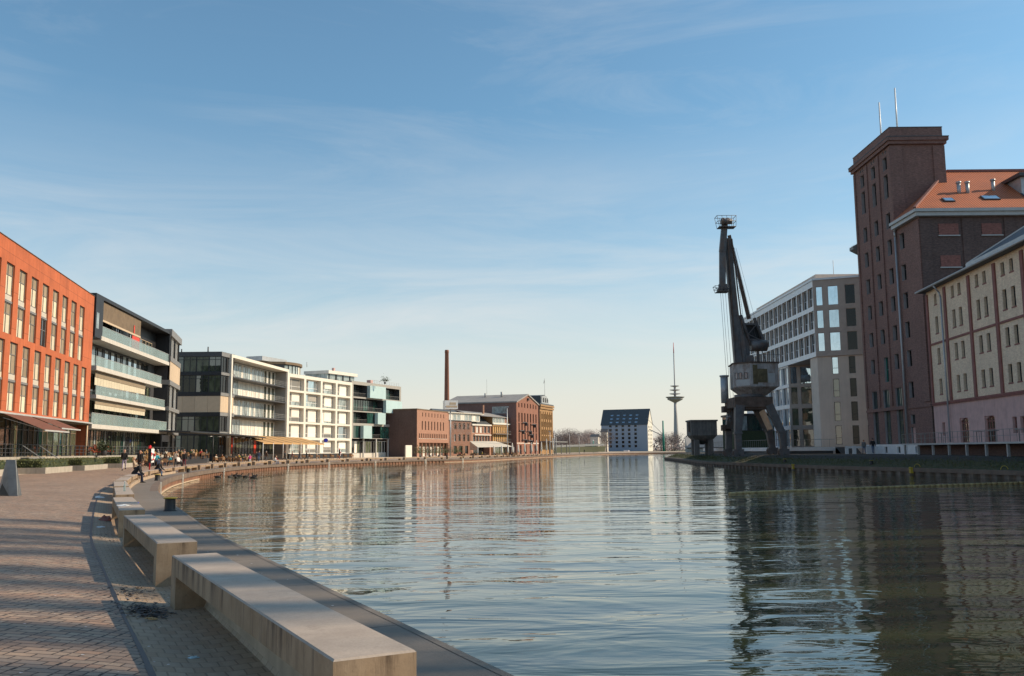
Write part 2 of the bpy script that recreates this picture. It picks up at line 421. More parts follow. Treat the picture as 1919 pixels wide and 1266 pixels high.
while u < L-1.2:
    w = random.choice((1.2,1.6,2.0,1.4)); w = min(w, L-.3-u)
    g.put('shop_window', winmesh(w, 3.3, rows=(0,.72,1), fr=.09, frame='brown_wood' if k%3==0 else 'frame_dark', glass='glass_shop' if k%4 else 'glass_green'), u+w/2, 1.5); u += w; k += 1
mb = MB(); mb.box(0, L, 0.002, 1.0, 4.82, 5.055); mb.obj('soffit', M['brown_wood'], ob)
mb = MB(); mb.box(2, L+.6, -.28, -.004, 4.96, 5.1); mb.obj('awning_cassette', M['lightgrey'], ob)
mb = MB(); mb.tube((L-.05,.1,1.4),(L-.05,.1,5.05),.09); mb.obj('column', M['beige_panel'], ob)
def awning(u0, u1, out, drop, z=4.98):
    b = MB(); i = 6
    for k in range(i):
        a0 = k/i; a1 = (k+1)/i
        b.poly([(u0,-.2-out*a0,z-drop*a0),(u1,-.2-out*a0,z-drop*a0),(u1,-.2-out*a1,z-drop*a1),(u0,-.2-out*a1,z-drop*a1)])
    b.box(u0, u1, -.26-out, -.2-out, z-drop-.1, z-drop+.02, 1)
    for uu in (u0+.3, u1-.3): b.beam((uu,-.2,z-.35),(uu,-.2-out,z-drop-.05),.05,.05,1)
    return b.obj('awning', [M['brown_fabric'], M['lightgrey']], ob)
awning(17.5, 24.5, 3.2, 1.35); awning(25.2, 31.5, 2.4, 1.0)

# ---- building with glass balconies
bb = thing('apartment_building', 'black clad apartment block with long glass balconies, cream blinds and a red panel', 'building', (-46.55,102,0), R(97.2))
f = Fac(bb, (-2.3,2.0), (33.2,2.0)); rw = random.Random(3)
mb = MB(); mb.wall((-2.3,2.05),(33.2,2.05),1.4,14.7); mb.wall((33.2,2.05),(33.2,14),1.4,19.2); mb.wall((-2.3,14),(-2.3,2.05),1.4,14.6); mb.wall((33.2,14),(-2.3,14),1.4,19.2)
mb.obj('wall', M['darkgrey'], bb)
mb = MB()   # black box round the top floor
mb.box(-2.3, 31.2, 0, 14, 19.12, 19.52); mb.box(-2.3, .3, .1, 13.9, 14.62, 19.12)
mb.box(30.9, 31.2, 0, 13, 14.9, 19.12); mb.box(.3, 30.9, 2.0, 2.2, 14.9, 19.1); mb.box(-2.3,.3,0,.1,14.62,19.12)
mb.obj('roof_frame', M['black'], bb)
mb = MB(); mb.box(-2.0, -1.2, -.03, -.003, 15.6, 17.4); mb.obj('slot_window', M['glass_pale'], bb)
fp = Fac(bb, (0,0), (31,0))
mb = MB(); fp.box(mb, .35, 16.5, .25, .32, 17.0, 19.05); mb.obj('slatted_blind', M['brown_wood'], bb)
mb = MB(); fp.box(mb, .35, 16.5, .22, .26, 16.75, 16.98); mb.obj('blind_rail', M['beige_panel'], bb)
for k, (u, w, gl) in enumerate(((2.2,3.4,'glass_dark'),(5.6,3.2,'glass_dark'),(8.4,2.0,'glass_dark'),(10.6,1.4,'glass_pale'),(12.3,1.6,'glass_dark'),(14.0,1.2,'glass_dark'),(18.4,1.6,'glass_pale'),(20.6,2.4,'glass_pale'),(23.8,3.0,'glass_dark'),(27.0,3.2,'glass_dark'))):
    fp.put('window', winmesh(w, 2.4, cols=2, frame='frame_dark' if k<7 else 'beige_panel', glass=gl), u, 15.05, 1.95)
mb = MB(); fp.box(mb, 13.0, 16.3, .3, .38, 15.0, 16.72); mb.obj('red_screen', M['red_panel'], bb)
mb = MB(); fp.box(mb, 13.2, 13.6, .18, .21, 16.99, 18.0); mb.obj('red_screen', M['red_panel'], bb)
def balcony(u0, u1, zs0, zs1, zg, out=0.0, slab='offwhite'):
    b = MB(); fp.box(b, u0, u1, out, 2.0, zs0, zs1); s = b.obj('balcony', M[slab], bb)
    b = MB(); fp.box(b, u0+.04, u1-.04, out+.08, out+.11, zs1+.01, zg); n = int((u1-u0)/1.6)
    for k in range(n+1):
        uu = u0+.05+(u1-u0-.16)*k/n; fp.box(b, uu, uu+.05, out+.12, out+.16, zs1, zg-.05, 1)
    fp.box(b, u0+.04, u1-.04, out+.06, out+.14, zg+.003, zg+.04, 1)
    b.obj('railing', [M['rail_glass'], M['lightgrey']], s)
balcony(0, 31.1, 14.5, 14.98, 16.1)
balcony(-1.2, 27.3, 11.0, 11.5, 12.55)
balcony(-.8, 29.6, 7.87, 8.28, 9.3)
balcony(-1.8, 31.2, 4.5, 4.98, 6.2)
for zz, u0, u1 in ((11.55, -2.0, 27.5), (8.35, -2.0, 29), (5.05, -2, 29)):
    n = int((u1-u0)/2.3)
    for k in range(n):
        uu = u0 + (k+.5)*(u1-u0)/n
        gl = rw.choice(('glass_sky','glass_sky','glass_pale','glass_dark')) if zz > 11 else rw.choice(('glass_sky','glass_dark','glass_green','glass_shop'))
        f.put('window', winmesh((u1-u0)/n-.02, 2.75, cw=(0,.72,1), fr=.09, glass=gl, cells={(1,0):'glass_dark'}), uu+2.3, zz, .03)
mb = MB()
for k in range(20): fp.box(mb, k*1.03+.02, k*1.03+1.01, .5, .53, 9.42+k*.008, 10.98)
mb.obj('blind', M['cream_blind'], bb)
mb = MB()
for k in range(20): fp.box(mb, k*1.03+.42, k*1.03+1.41, .5, .53, 6.75, 7.85)
mb.obj('blind', M['cream_blind'], bb)
mb = MB(); fp.box(mb, 0, 20.6, .45, .48, 10.3, 10.99); mb.obj('blind', M['tan_shaded_blind'], bb)  # tan strip painted as the slab's shadow across the cream blind
mb = MB(); fp.box(mb, .4, 21, .45, .48, 7.28, 7.862); mb.obj('blind', M['tan_shaded_blind'], bb)  # same painted slab shadow on the lower blind
n = 17
for k in range(n):
    w = 33/n; f.put('shop_window', winmesh(w-.03, 3.0, cw=(0,.6,1), fr=.07, frame='frame_dark', glass=('glass_shop','glass_green','glass_dark','glass_shop')[k%4], cells={(1,0):'glass_pale'} if k in (3,5,9,11) else None), .4+w*(k+.5), 1.55, -.05)
mb = MB(); fp.box(mb, 23.2, 27.2, -1.3, -1.2, 3.3, 4.2); fp.box(mb, 23.0,23.15,-1.35,-1.2,1.5,4.3); mb.obj('menu_sign', M['black'], bb)

# ---- stair block with beige panels
b2 = thing('office_building', 'narrow dark stair block with beige panels beside the glass balconies', 'building', (-51.1,136,0), R(103.7))
f2 = Fac(b2, (-3,0), (9.5,0))
mb = MB(); mb.box(-3, 9.5, .35, 10, 1.2, 19.2); mb.obj('wall', M['black'], b2)
for z0, z1, ov in ((18.95,19.95,.5),(15.2,15.95,.3),(11.72,12.4,.3),(7.95,8.5,.3),(4.5,5.1,.3)):
    mb = MB(); mb.box(-3.1, 9.6, -ov*.2, 2, z0, z1); mb.obj('floor_band', M['midgrey'], b2)
for z0, z1, kind in ((15.95,18.95,0),(12.42,15.18,1),(8.52,11.7,0),(5.12,7.93,0),(1.4,4.48,0)):
    for k in range(5):
        w = 12.4/5; uu = w*(k+.5)+.05
        if kind: f2.put('panel', panelmesh(w-.05, z1-z0, 'beige_panel', .08, 2), uu, z0+.002, .1)
        else: f2.put('window', winmesh(w-.02, z1-z0-.01, cols=3, fr=.09, frame='frame_white' if k%2 else 'frame_dark', glass='glass_dark'), uu, z0+.003, .3)

# ---- black glass corner building
cb = thing('office_building', 'black glazed corner office with a band of beige panels', 'building', (-52.38,162.7,0), 0)
ca = R(83.2); e = (5.84*math.cos(ca), 5.84*math.sin(ca))
ff = Fac(cb, (-16,0), (0,0)); fs = Fac(cb, (0,0), e)
mb = MB(); mb.prism([(-16,.35),(-.35,.35),(e[0]-.35,e[1]),(-16,e[1]+4)], .3, 19.3); mb.obj('wall', M['black'], cb)
for z0, z1 in ((19.0,19.85),(15.62,16.2),(11.85,12.52),(8.25,8.95),(4.9,5.5)):
    mb = MB(); mb.prism([(-16,0),(0,0),e,(e[0]-.34,e[1]),(-.34,.34),(-16,.34)], z0, z1); mb.obj('floor_band', M['black' if z0 < 19 else 'darkgrey'], cb)
    mb = MB(); fs.box(mb, -.02, 5.84, -.06, -.004, z0+.05, z1-.05); mb.obj('band_trim', M['midgrey'], cb)
for z0, z1, kind in ((16.2,19,0),(12.52,15.62,0),(8.95,11.85,1),(5.5,8.25,0),(1.4,4.9,0)):
    for k in range(7):
        w = 16/7
        if kind: ff.put('panel', panelmesh(w, z1-z0-.01, 'beige_panel', .08, 1), w*(k+.5), z0+.004, .12)
        else: ff.put('window', winmesh(w-.02, z1-z0-.01, cw=(0,.5,1), rows=(0,.8,1), fr=.08, glass=('glass_room','glass_room','glass_shop','glass_room','glass_green')[(k+int(z0))%5]), w*(k+.5), z0+.004, .2)
    for k in range(4):
        w = 5.5/4
        if kind: fs.put('panel', panelmesh(w, z1-z0-.01, 'beige_panel', .08, 2), .1+w*(k+.5), z0+.004, .12)
        else: fs.put('window', winmesh(w-.02, z1-z0-.01, cols=1, fr=.13, frame='frame_dark', glass='glass_black'), .1+w*(k+.5), z0+.004, .22)
mb = MB(); mb.tube((-8,2,19.8),(-8,2,20.6),.12); mb.tube((-3,1.5,19.8),(-3,1.5,20.9),.12); mb.obj('roof_vent', M['darkgrey'], cb)

# ---- white framed building with recessed balconies
rb = thing('office_building', 'long white framed office with recessed walkways and pale glazing', 'building', (-51.48,167.5,0), R(85.4))
Lr = 31.0; f = Fac(rb, (-.8,2.7), (30.2,2.7))
mb = MB(); mb.box(-1.4, 31, 0, 13, 19.15, 19.72); mb.box(-1.4, -.8, 0, 13, .3, 19.15); mb.box(30.2, 30.98, 0, 2.6, .3, 19.148); mb.obj('frame', M['white'], rb)
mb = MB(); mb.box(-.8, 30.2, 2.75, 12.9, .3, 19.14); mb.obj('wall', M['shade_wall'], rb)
mb = MB(); mb.box(30.05, 30.198, .3, 2.7, 1.4, 19.1); mb.obj('end_wall', M['shade_wall'], rb)  # shade on this inner face is put into its grey
for z in (15.72, 12.38, 8.68, 4.95):
    mb = MB(); mb.box(-.8, 30.05, .25, 2.72, z-.14, z+.08); s = mb.obj('walkway', M['darkgrey'], rb)
    mb = MB()
    for k in range(16): mb.box(-.75+k*2.05, -.72+k*2.05, .3, .33, z+.08, z+1.1)
    for q in (.4,.75,1.08): mb.box(-.78, 30.0, .3, .32, z+q, z+q+.025)
    mb.obj('railing', M['lightgrey'], s)
rr = random.Random(11)
for r, z in enumerate((15.82, 12.48, 8.78, 5.05)):
    for k in range(13):
        w = 31/13; uu = w*(k+.5)
        if k >= 10: gl, c = 'glass_shop', {(1,0):'white_blind'}
        elif (r in (1,3) and k >= 5) or (r == 3 and k < 3): gl, c = 'white_blind', None
        else: gl = rr.choice(('glass_pale','glass_pale','white_blind','glass_pale')); c = {(1,0):rr.choice(('glass_pale','white_blind'))}
        f.put('window', winmesh(w-.02, 3.1, cw=(0,.62,1), fr=.07, frame='frame_white', glass=gl, cells=c), uu, z, 0)
for k in range(10):
    w = 3.1; f.put('shop_window', winmesh(w-.02, 3.3, cols=2, fr=.1, frame='frame_dark', glass=('glass_dark','glass_shop')[k%2], cells={(0,0):'red_panel'} if k in (2,6) else None), w*(k+.5), 1.4, -.03)

# ---- white grid building
eb = thing('office_building', 'white office block with square grid of deep window bays and curved rooftop storey', 'building', (-48.96,199,0), R(73))
f = Fac(eb, (-.4,0), (29.9,0)); cols = ((.5,6.7),(7.6,14.3),(15.2,21.7),(22.6,29.3)); rows = ((15.4,18.2),(12.0,14.95),(8.42,11.55),(4.97,8.0),(1.45,4.42))
re = random.Random(5)
for r, (z0, z1) in enumerate(rows):
    for c, (u0, u1) in enumerate(cols):
        w = u1-u0; h = z1-z0
        left = re.choice(('white_blind','grey_blind','grey_blind','glass_sky','grey_blind')); right = re.choice(('glass_pale','grey_blind','glass_sky')); f.ops.append((u0,u1,z0,z1))
        me = winmesh(w-.02, h-.01, cw=(0,.36,.92,1), rows=(0,.32,.93,1), fr=.1, frame='frame_white', glass=right, cells={(0,0):left,(0,1):left,(0,2):'tan_shaded_blind',(1,2):'beige_panel',(2,0):'glass_dark',(2,1):'glass_dark',(2,2):'glass_dark'})
        wo = f.put('window', me, (u0+u1)/2, z0+.005, .95)
        drop = re.choice((0,.05,.35,.45,.15,.9)) if (r,c) != (3,3) else .85
        bl = 'white_blind' if (r,c) != (1,1) else 'shade_wall'
        if drop < .8: put('blind', panelmesh(w*.52, h*(.92-drop), bl, .04), wo, (w*.13, -.09, h*drop+.01))
mb = MB(); f.wall(mb, .3, 18.95, .95); mb.wall((29.9,0),(29.9,12),.3,18.95); mb.wall((-.4,12),(-.4,0),.3,18.95); roofpoly(mb, [(-.4,0),(29.9,0),(29.9,12),(-.4,12)], 18.9)
mb.obj('wall', M['white'], eb)
mb = MB(); mb.box(-.3, 29.8, -.35, -.02, .25, 1.35); mb.obj('plinth', M['black'], eb)  # black colour carries the shadow along the foot
N = 14; pts = []   # curved rooftop storey
for k in range(N+1):
    t = -1.95 + 1.95*1.03*k/N
    pts.append((5.2 + 9.0*math.cos(t)*1.02, 10.6 + 8.6*math.sin(t)))
mb = MB(); mb.prism(pts + [(14,12),(-4,12)], 18.95, 21.2); mb.obj('penthouse_wall', M['darkgrey'], eb)
for k in range(N):
    a, b_ = Vector(pts[k]).to_3d(), Vector(pts[k+1]).to_3d(); g = Fac(eb, a, b_)
    g.put('penthouse_window', winmesh(g.L-.16, 1.95, fr=.05, frame='frame_dark', glass='white_blind' if k > 3 else 'glass_pale'), g.L/2, 19.1, -.04)
mb = MB(); o2 = [(5.2+(p[0]-5.2)*1.05, 10.6+(p[1]-10.6)*1.06) for p in pts]; mb.prism(o2 + [(15,12.5),(-5,12.5)], 21.202, 21.75); mb.obj('penthouse_roof', M['brown_wood'], eb)
mb = MB(); mb.box(-3.2, 7.0, 5, 9, 21.75, 22.7); mb.obj('plant_room', M['zinc'], eb)
mb = MB(); mb.tube((14.3,4,21.7),(14.3,4,22.9),.08); mb.obj('roof_vent', M['lightgrey'], eb)

# ---- teal glass apartment building
tb = thing('apartment_building', 'grey apartment block with staggered teal glass boxes and balconies', 'building', (-40.61,230,0), R(67.5))
f = Fac(tb, (-.4,0), (24.9,0))
Rw = [(15.7,18.75,[('r',.5,7),('p',7,15),('r',15,24)]), (12.1,15.3,[('r',.5,15.2),('p',15.2,23.8)]), (8.95,11.8,[('r',.5,7.2),('g',7.2,11),('p',11,15),('r',15,19.8),('g',19.8,23.8),('x',23.8,27.4)]), (5.15,8.3,[('g',.6,4),('p',4,8.1),('r',8.1,14),('g',14,19),('b',19,24)])]
nx = 0
for z0, z1, cs in Rw:
    for kind, u0, u1 in cs:
        w = u1-u0; u = (u0+u1)/2+.4
        if kind in 'rg' and u1 < 24.2 or kind == 'r': f.ops.append((u0+.4, u1+.4, z0, z1))
        if kind == 'r':
            n = max(2, int(w/2.2))
            for k in range(n): f.put('window', winmesh(w/n-.05, z1-z0-.25, cols=2, fr=.08, glass=('glass_green','glass_dark')[(k+nx)%2]), u0+.4+w/n*(k+.5), z0+.05, 1.75)
            mb = MB(); f.box(mb, u0+.42, u1+.38, .1, .13, z0+.95, z0+1.0)
            for k in range(int(w/.35)): f.box(mb, u0+.45+k*.35, u0+.48+k*.35, .1, .13, z0+.02, z0+.95)
            mb.obj('railing', M['midgrey'], tb)
        elif kind == 'g': f.put('window', winmesh(w-.03, z1-z0-.02, cols=max(1,int(w/2)), fr=.08, glass='glass_green'), u, z0+.01, .25)
        elif kind == 'b': f.put('window', winmesh(w-.05, z1-z0, cols=2, fr=.06, glass='glass_sky'), u, z0, -.06)
        else:
            mb = MB(); f.box(mb, u0+.4, u1+.38, -.95, -.02, z0-.1, z1+.05); bx = mb.obj('glass_box', M['teal_panel'], tb)
        nx += 1
mb = MB(); f.wall(mb, 5.0, 19.6, 1.8, 0, 1); mb.wall((24.9,0),(24.9,12),.2,19.6); mb.wall((-.4,12),(-.4,0),.2,19.6); mb.wall((24.9,12),(-.4,12),.2,19.6); roofpoly(mb, [(-.4,0),(24.9,0),(24.9,12),(-.4,12)], 19.2)
mb.obj('wall', [M['shade_wall'], M['darkgrey']], tb)
for k in range(9):
    w = 24.6/9; f.put('shop_window', winmesh(w-.04, 3.2, cols=2, fr=.13, frame='frame_white' if k > 4 else 'midgrey', glass=('glass_dark','glass_shop')[k%2], cells={(0,0):'white_blind'} if k==1 else None), .3+w*(k+.5), 1.3, 1.0)
for u in (.2, 6.2, 12.4, 18.6, 24.6):
    mb = MB(); mb.box(u-.5, u-.15, .05, .4, .2, 4.99); mb.obj('column', M['lightgrey'], tb)
mb = MB(); mb.box(-.3, 24.8, .9, 12, .2, 1.3); mb.obj('plinth', M['offwhite'], tb)
mb = MB(); mb.box(-4, 9.5, 4.5, 12, 21.4, 22.2); mb.obj('penthouse_roof', M['white'], tb)
mb = MB(); mb.box(-3.6, 9, 5.2, 11.8, 19.2, 21.398); mb.obj('penthouse_wall', M['glass_pale'], tb)
for k in range(4): mb = MB(); mb.box(-3+k*3.2, -2.75+k*3.2, 5.0, 5.195, 19.22, 21.39); mb.obj('mullion', M['frame_dark'], tb)
mb = MB(); mb.box(.5,1.1,6,6.6,22.2,23.2); mb.box(12,13.2,2,3.2,19.2,20.7); mb.obj('chimney', M['pink'], tb)
mb = MB()
for k in range(12): mb.tube((10+k*1.3,.4,19.6),(10+k*1.3,.4,20.5),.03,n=4)
mb.tube((10,.4,20.5),(24.3,.4,20.5),.03,n=4); mb.tube((10,.4,20.1),(24.3,.4,20.1),.02,n=4); mb.obj('roof_railing', M['lightgrey'], tb)
# ================================================================== left bank, old harbour row
gb = thing('brick_hall', 'plain salmon brick hall with rows of narrow slit windows', 'building', (-25.77,245,0), R(73.2))
f = Fac(gb, (0,0), (24,0))
for k in range(8): f.win(3.9+k*2.28, 11.1, .5, 1.1, .3, glass='glass_dark', fr=.04)
for k in range(8): f.win(3.75+k*2.28, 7.5, .75, 2.4, .35, cols=1, glass='glass_pale', fr=.06)
for k in range(16):
    f.win(1.7+k*1.36, 5.2, .62, 1.3, .3, glass='glass_dark', fr=.04, sill='offwhite')
f.ops.append((1.6, 23.6, .2, 4.0))
mb = MB(); f.wall(mb, .2, 12.9, .3); mb.wall((24,0),(24,16),.2,12.9); mb.wall((24,16),(0,16),.2,12.9); mb.obj('wall', M['brick_hall'], gb)
mb = MB(); mb.wall((0,16),(0,0),.2,12.9); mb.obj('end_wall', M['brick_dark'], gb)  # darker brick paints in the shade on this end
mb = MB(); mb.box(-.15,24.15,-.15,16,12.902,13.15); mb.obj('roof', M['brown_wood'], gb)
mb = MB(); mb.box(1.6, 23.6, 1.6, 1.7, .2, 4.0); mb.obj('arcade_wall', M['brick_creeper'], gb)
for k in range(8): f.put('door', winmesh(1.5,2.6,cols=2,fr=.1,frame='frame_white',glass='glass_dark' if k%2 else 'white_blind'), 3.2+k*2.7, .3, 1.58)
for k in range(9):
    mb = MB(); mb.box(1.7+k*2.7,2.0+k*2.7,.3,.6,.2,3.99); mb.obj('column', M['brick_hall'], gb)
mb = MB(); mb.box(.5,3,8,12,13.16,15.0); mb.obj('roof_unit', M['darkgrey'], gb)

ch = thing('factory_chimney', 'tall tapering red brick factory chimney rising behind the old harbour houses', 'chimney', (-23.9,330,0))
mb = MB(); mb.lathe([(1.25,0),(1.0,14),(.70,37.2),(.76,37.25),(.76,38.0),(.68,38.4)], 18); mb.obj('shaft', M['brick_red'], ch)
sm = thing('sign_mast', 'white advertising box turned on a tall grey mast beside the creeper house', 'sign', (-15.95,233,0), R(20))
mb = MB(); mb.tube((0,0,0),(0,0,12.4),.16); mb.obj('pole', M['zinc'], sm)
mb = MB(); mb.box(-1.7,1.7,-1.0,1.0,12.3,14.5); mb.obj('sign_box', M['white_paint'], sm)
mb = MB(); mb.box(-1.5,1.5,-1.03,-1.003,12.7,13.2); mb.box(-.5,1.2,-1.03,-1.003,13.4,14.0); mb.obj('lettering', M['beige_panel'], sm)

def house_row():
    o, a = (-17.87,270,0), R(61.1)
    h = thing('brick_house', 'old brick house overgrown with bare creeper under white dormers', 'building', o, a)
    f = Fac(h, (-2.5,0), (10.7,0)); f2 = lambda u: u+2.5
    for k in range(4): f.win(f2(1.6+k*2.4), 8.1, 1.3, 1.9, .25, cols=2, frame='brown_wood')
    for k in range(4): f.win(f2(1.4+k*2.5), 4.6, 1.2, 2.0, .25, cols=2, frame='brown_wood' if k else 'frame_white')
    for k in range(3): f.win(f2(1.5+k*3.2), .8, 1.8, 2.4, .3, cols=2)
    mb = MB(); f.wall(mb, .2, 10.6); mb.wall((10.7,0),(10.7,12),.2,10.6); mb.wall((-2.5,12),(-2.5,0),.2,10.6); mb.obj('wall', M['brick_creeper'], h)
    mb = MB(); rn = random.Random(4)
    for k in range(900):
        u = rn.uniform(-1.5,10.4); z = 10.5-abs(rn.gauss(0,3.2)); 
        if z < 3.6: continue
        q = rn.uniform(.12,.4); t = rn.uniform(0,6.3)
        mb.poly([(u,-.08,z),(u+q*math.cos(t),-.16,z+q*math.sin(t)),(u+q*.4*math.cos(t+1),-.1,z+q*.5*math.sin(t+1))])
    mb.obj('creeper', M['twig'], h)
    mb = MB(); mb.extr([(-2.6,-.3,10.602),(-2.6,12,10.602),(-2.6,6,14.3)], (13.3,0,0)); mb.obj('roof', M['slate'], h)
    mb = MB(); mb.box(-2.2,15.8,.05,4.5,10.61,12.9); dm = mb.obj('dormer', M['white'], h)
    g = Fac(h, (-2.2,.05), (15.8,.05))
    for k in range(8): g.put('dormer_window', winmesh(1.75,1.7,cols=2,frame='frame_white',glass='glass_pale' if k%3 else 'white_blind'), 1.2+k*2.2, 10.85, -.02)
    mb = MB(); mb.box(-3.2,17.4,-.6,5,12.902,13.1); mb.obj('dormer_roof', M['white'], h)
    m2 = thing('brick_house', 'low brick house with white upper balcony and cream blind between creeper and yellow facades', 'building', o, a)
    f = Fac(m2, (10.72,0), (22.6,0))
    for k in range(5): f.win(1.3+k*2.3, 7.2, 1.5, 2.0, .3, cols=2, frame='frame_white', glass='white_blind' if k in (1,2) else 'glass_dark')
    for k in range(6): f.win(1.6+k*1.75, 4.3, 1.4, 2.0, .3, cols=2, frame='frame_white')
    f.ops.append((1.0,11.0,.3,3.5))
    mb = MB(); f.wall(mb, .2, 9.4, .3); mb.wall((22.6,0),(22.6,10),.2,9.4); mb.obj('wall', M['brick_hall'], m2)
    mb = MB(); mb.box(10.73,22.55,-.35,.4,9.42,9.85); mb.box(12,22,-.5,-.01,6.42,6.7); mb.obj('cornice', M['white'], m2)
    mb = MB(); mb.extr([(10.75,.3,9.86),(10.75,12,9.86),(10.75,12,13),(10.75,4,12.6)], (12.3,0,0)); mb.obj('roof', M['slate'], m2)
    mb = MB(); mb.box(11.7,21.7,2.2,2.3,.2,3.5); mb.obj('shop_front', M['glass_dark'], m2)
    y = thing('shop_house', 'narrow house with ochre louvred front, balconies and glazed white attic', 'building', o, a)
    f = Fac(y, (23.7,0), (34.3,0))
    f.ops += [(.4,10.2,7.4,9.4),(.4,10.2,4.6,6.8),(.5,10.1,.3,3.4)]
    mb = MB(); f.wall(mb, .2, 10.0, 1.2); mb.wall((34.3,0),(34.3,10),.2,12.5); mb.wall((23.7,10),(23.7,0),.2,12.5); mb.obj('wall', M['brick_ochre'], y)
    for z, h_ in ((7.42,1.96),(4.62,2.16)):
        for k in range(8): f.put('shutter', panelmesh(.75,h_,'yellow_fabric',.05), .95+k*1.22, z, .25)
        f.put('glazing', winmesh(9.8,h_,cols=8,frame='frame_dark'), 5.3, z, 1.1)
    for z in (4.4,7.0):
        mb = MB(); mb.box(24,34,-1.0,.0,z-.12,z); 
        for k in range(14): mb.box(24.05+k*.75,24.1+k*.75,-.97,-.93,z,z+.9)
        mb.box(24,34,-.97,-.93,z+.9,z+.95); mb.obj('balcony', M['midgrey'], y)
    mb = MB(); mb.box(23.7,34.9,-.3,3,10.01,10.35); mb.obj('cornice', M['white'], y)
    mb = MB(); mb.box(23.9,34.1,.4,6,10.36,12.5); mb.obj('attic_wall', M['white'], y)
    g = Fac(y, (23.9,.4), (34.1,.4))
    for k in range(5): g.put('attic_window', winmesh(1.75,1.75,cols=2,frame='frame_white',glass='glass_pale' if k<4 else 'brick_red'), 1.1+k*2.0, 10.55, -.02)
    mb = MB(); n = 8
    for k in range(n):
        a0 = k/n; a1 = (k+1)/n; zz = lambda t: 12.55+1.9*math.sin(t*math.pi*.5); 
        mb.poly([(10.5,-.2+9*a0,zz(a0)),(34.5,-.2+9*a0,zz(a0)-.3),(34.5,-.2+9*a1,zz(a1)-.3),(10.5,-.2+9*a1,zz(a1))])
    mb.obj('roof', M['greyroof'], y)
    mb = MB(); mb.box(23,23.5,3,3.5,12,16.2); mb.obj('chimney', M['brick_hall'], y)
    mb = MB(); mb.box(.6,10.0,1.5,1.6,.2,3.4); 
    s = f.put('shop_front', winmesh(9.4,3.1,cols=6,frame='frame_white',glass='glass_shop'), 5.3, .25, 1.15)
house_row()

mg = thing('warehouse', 'tall gabled red brick warehouse with long window strips and hoist beams', 'building', (1.24,300,0), R(70.9))
f = Fac(mg, (0,0), (23.9,0))
for k in range(7):
    u = 2.6+k*3.1
    for z, h_ in ((15.9,1.4) if k in (0,6) else (16.0,1.7),): f.win(u, z, 1.0, h_, .35, cols=2, glass='glass_dark')
    for z in (4.5,7.8,11.1): f.win(u, z, 1.25, 3.05, .4, cols=2, rows=3, fr=.05, glass='glass_pale' if (k+int(z))%3 else 'glass_dark')
for k in range(4): f.win(4+k*5.3, .5, 1.9, 2.9, .5, cols=2, rows=2, frame='frame_white', glass='glass_shop')
mb = MB(); f.wall(mb, .2, 17.5, .4); mb.wall((23.9,0),(23.9,26),.2,17.5)
mb.poly([(0,0,17.5),(23.9,0,17.5),(11.9,0,20.4)]); mb.obj('wall', M['brick_red'], mg)
mb = MB(); mb.wall((0,26),(0,0),.2,17.5); mb.obj('side_wall', M['brick_brown'], mg)  # shade on this side put into a darker brick
mb = MB()
for sgn, xe in ((0,-.4),(1,24.3)):
    mb.extr([(xe,-.35,17.4),(xe,-.35,17.85),(11.95,-.35,20.85),(11.95,-.35,20.42)], (0,26.5,0))
mb.obj('roof', M['greyroof'], mg)
mb = MB(); mb.box(-.06,23.96,-.08,-.004,3.9,4.2); mb.obj('string_course', M['hotel_beige'], mg)
for u, z in ((7,11.0),(17,10.6),(4,8.2),(12,8.2),(14,7.0),(7,5.2),(13,5.0)):
    mb = MB(); mb.beam((u-2,-.5,z),(u+2.4,-.5,z),.18,.25); mb.box(u+1.5,u+1.8,-.9,0,z-1.1,z-.05); mb.obj('hoist_beam', M['darkgrey'], mg)
mb = MB(); mb.box(11.3,12.3,-.6,-.01,18.6,19.4); mb.obj('gable_hatch', M['darkgrey'], mg)
g = Fac(mg, (0,26), (0,0)); g.put('window', winmesh(5,2.3,cols=4,frame='zinc',glass='glass_pale'), 20, 13.9, -.03)
mb = MB(); mb.tube((8,8,20),(8,8,21.6),.4); mb.tube((8,14,20),(8,14,21.3),.35); mb.obj('roof_vent', M['lightgrey'], mg)

nb = thing('warehouse', 'ochre brick granary with arched blind bays and grey lantern storey', 'building', (9.99,335,0), R(72))
f = Fac(nb, (0,0), (17.9,0))
for k in range(5):
    u = 2.9+k*3.0
    for z in (13.2,10.3,7.4,5.0): f.win(u, z, 1.1, 1.9, .35, cols=2, glass='glass_dark' if k == 0 else 'glass_pale', frame='beige_panel')
mb = MB(); f.wall(mb, .2, 18.5, .35); mb.wall((17.9,0),(17.9,20),.2,18.5)
for k in range(6): mb.box(1.0+k*3.0,1.4+k*3.0,-.25,-.003,5,16)
mb.box(-.3,18.2,-.4,-.003,16.9,17.6); mb.box(-.4,18.3,-.55,-.003,17.85,18.5); mb.obj('wall', M['brick_ochre'], nb)
mb = MB(); mb.wall((0,20),(0,0),.2,18.5); mb.obj('side_wall', M['brick_dark'], nb)  # dark brick stands in for the shaded side
mb = MB(); mb.extr([(2.6,.4,19.0),(13.4,.4,19.0),(13.8,.4,20.6),(10.5,.4,21.9),(7.8,.4,22.4),(2.4,.4,21.8)], (0,22,0)); mb.box(-.3,18.2,-.3,20,18.51,18.99); mb.obj('roof', M['slate'], nb)
mb = MB(); mb.extr([(3.0,.1,19.0),(13.0,.1,19.0),(13.0,.1,20.6),(8,.1,22.1),(3.0,.1,21.5)], (0,.28,0)); mb.obj('lantern_wall', M['zinc'], nb)
g = Fac(nb, (3,.1), (13,.1))
for k in range(3): g.put('lantern_window', winmesh(1.1,1.7,cols=2), 2.2+k*2.6, 19.5, -.03)
mb = MB(); mb.box(-1.2,24.7,-4,0,4.6,4.95)
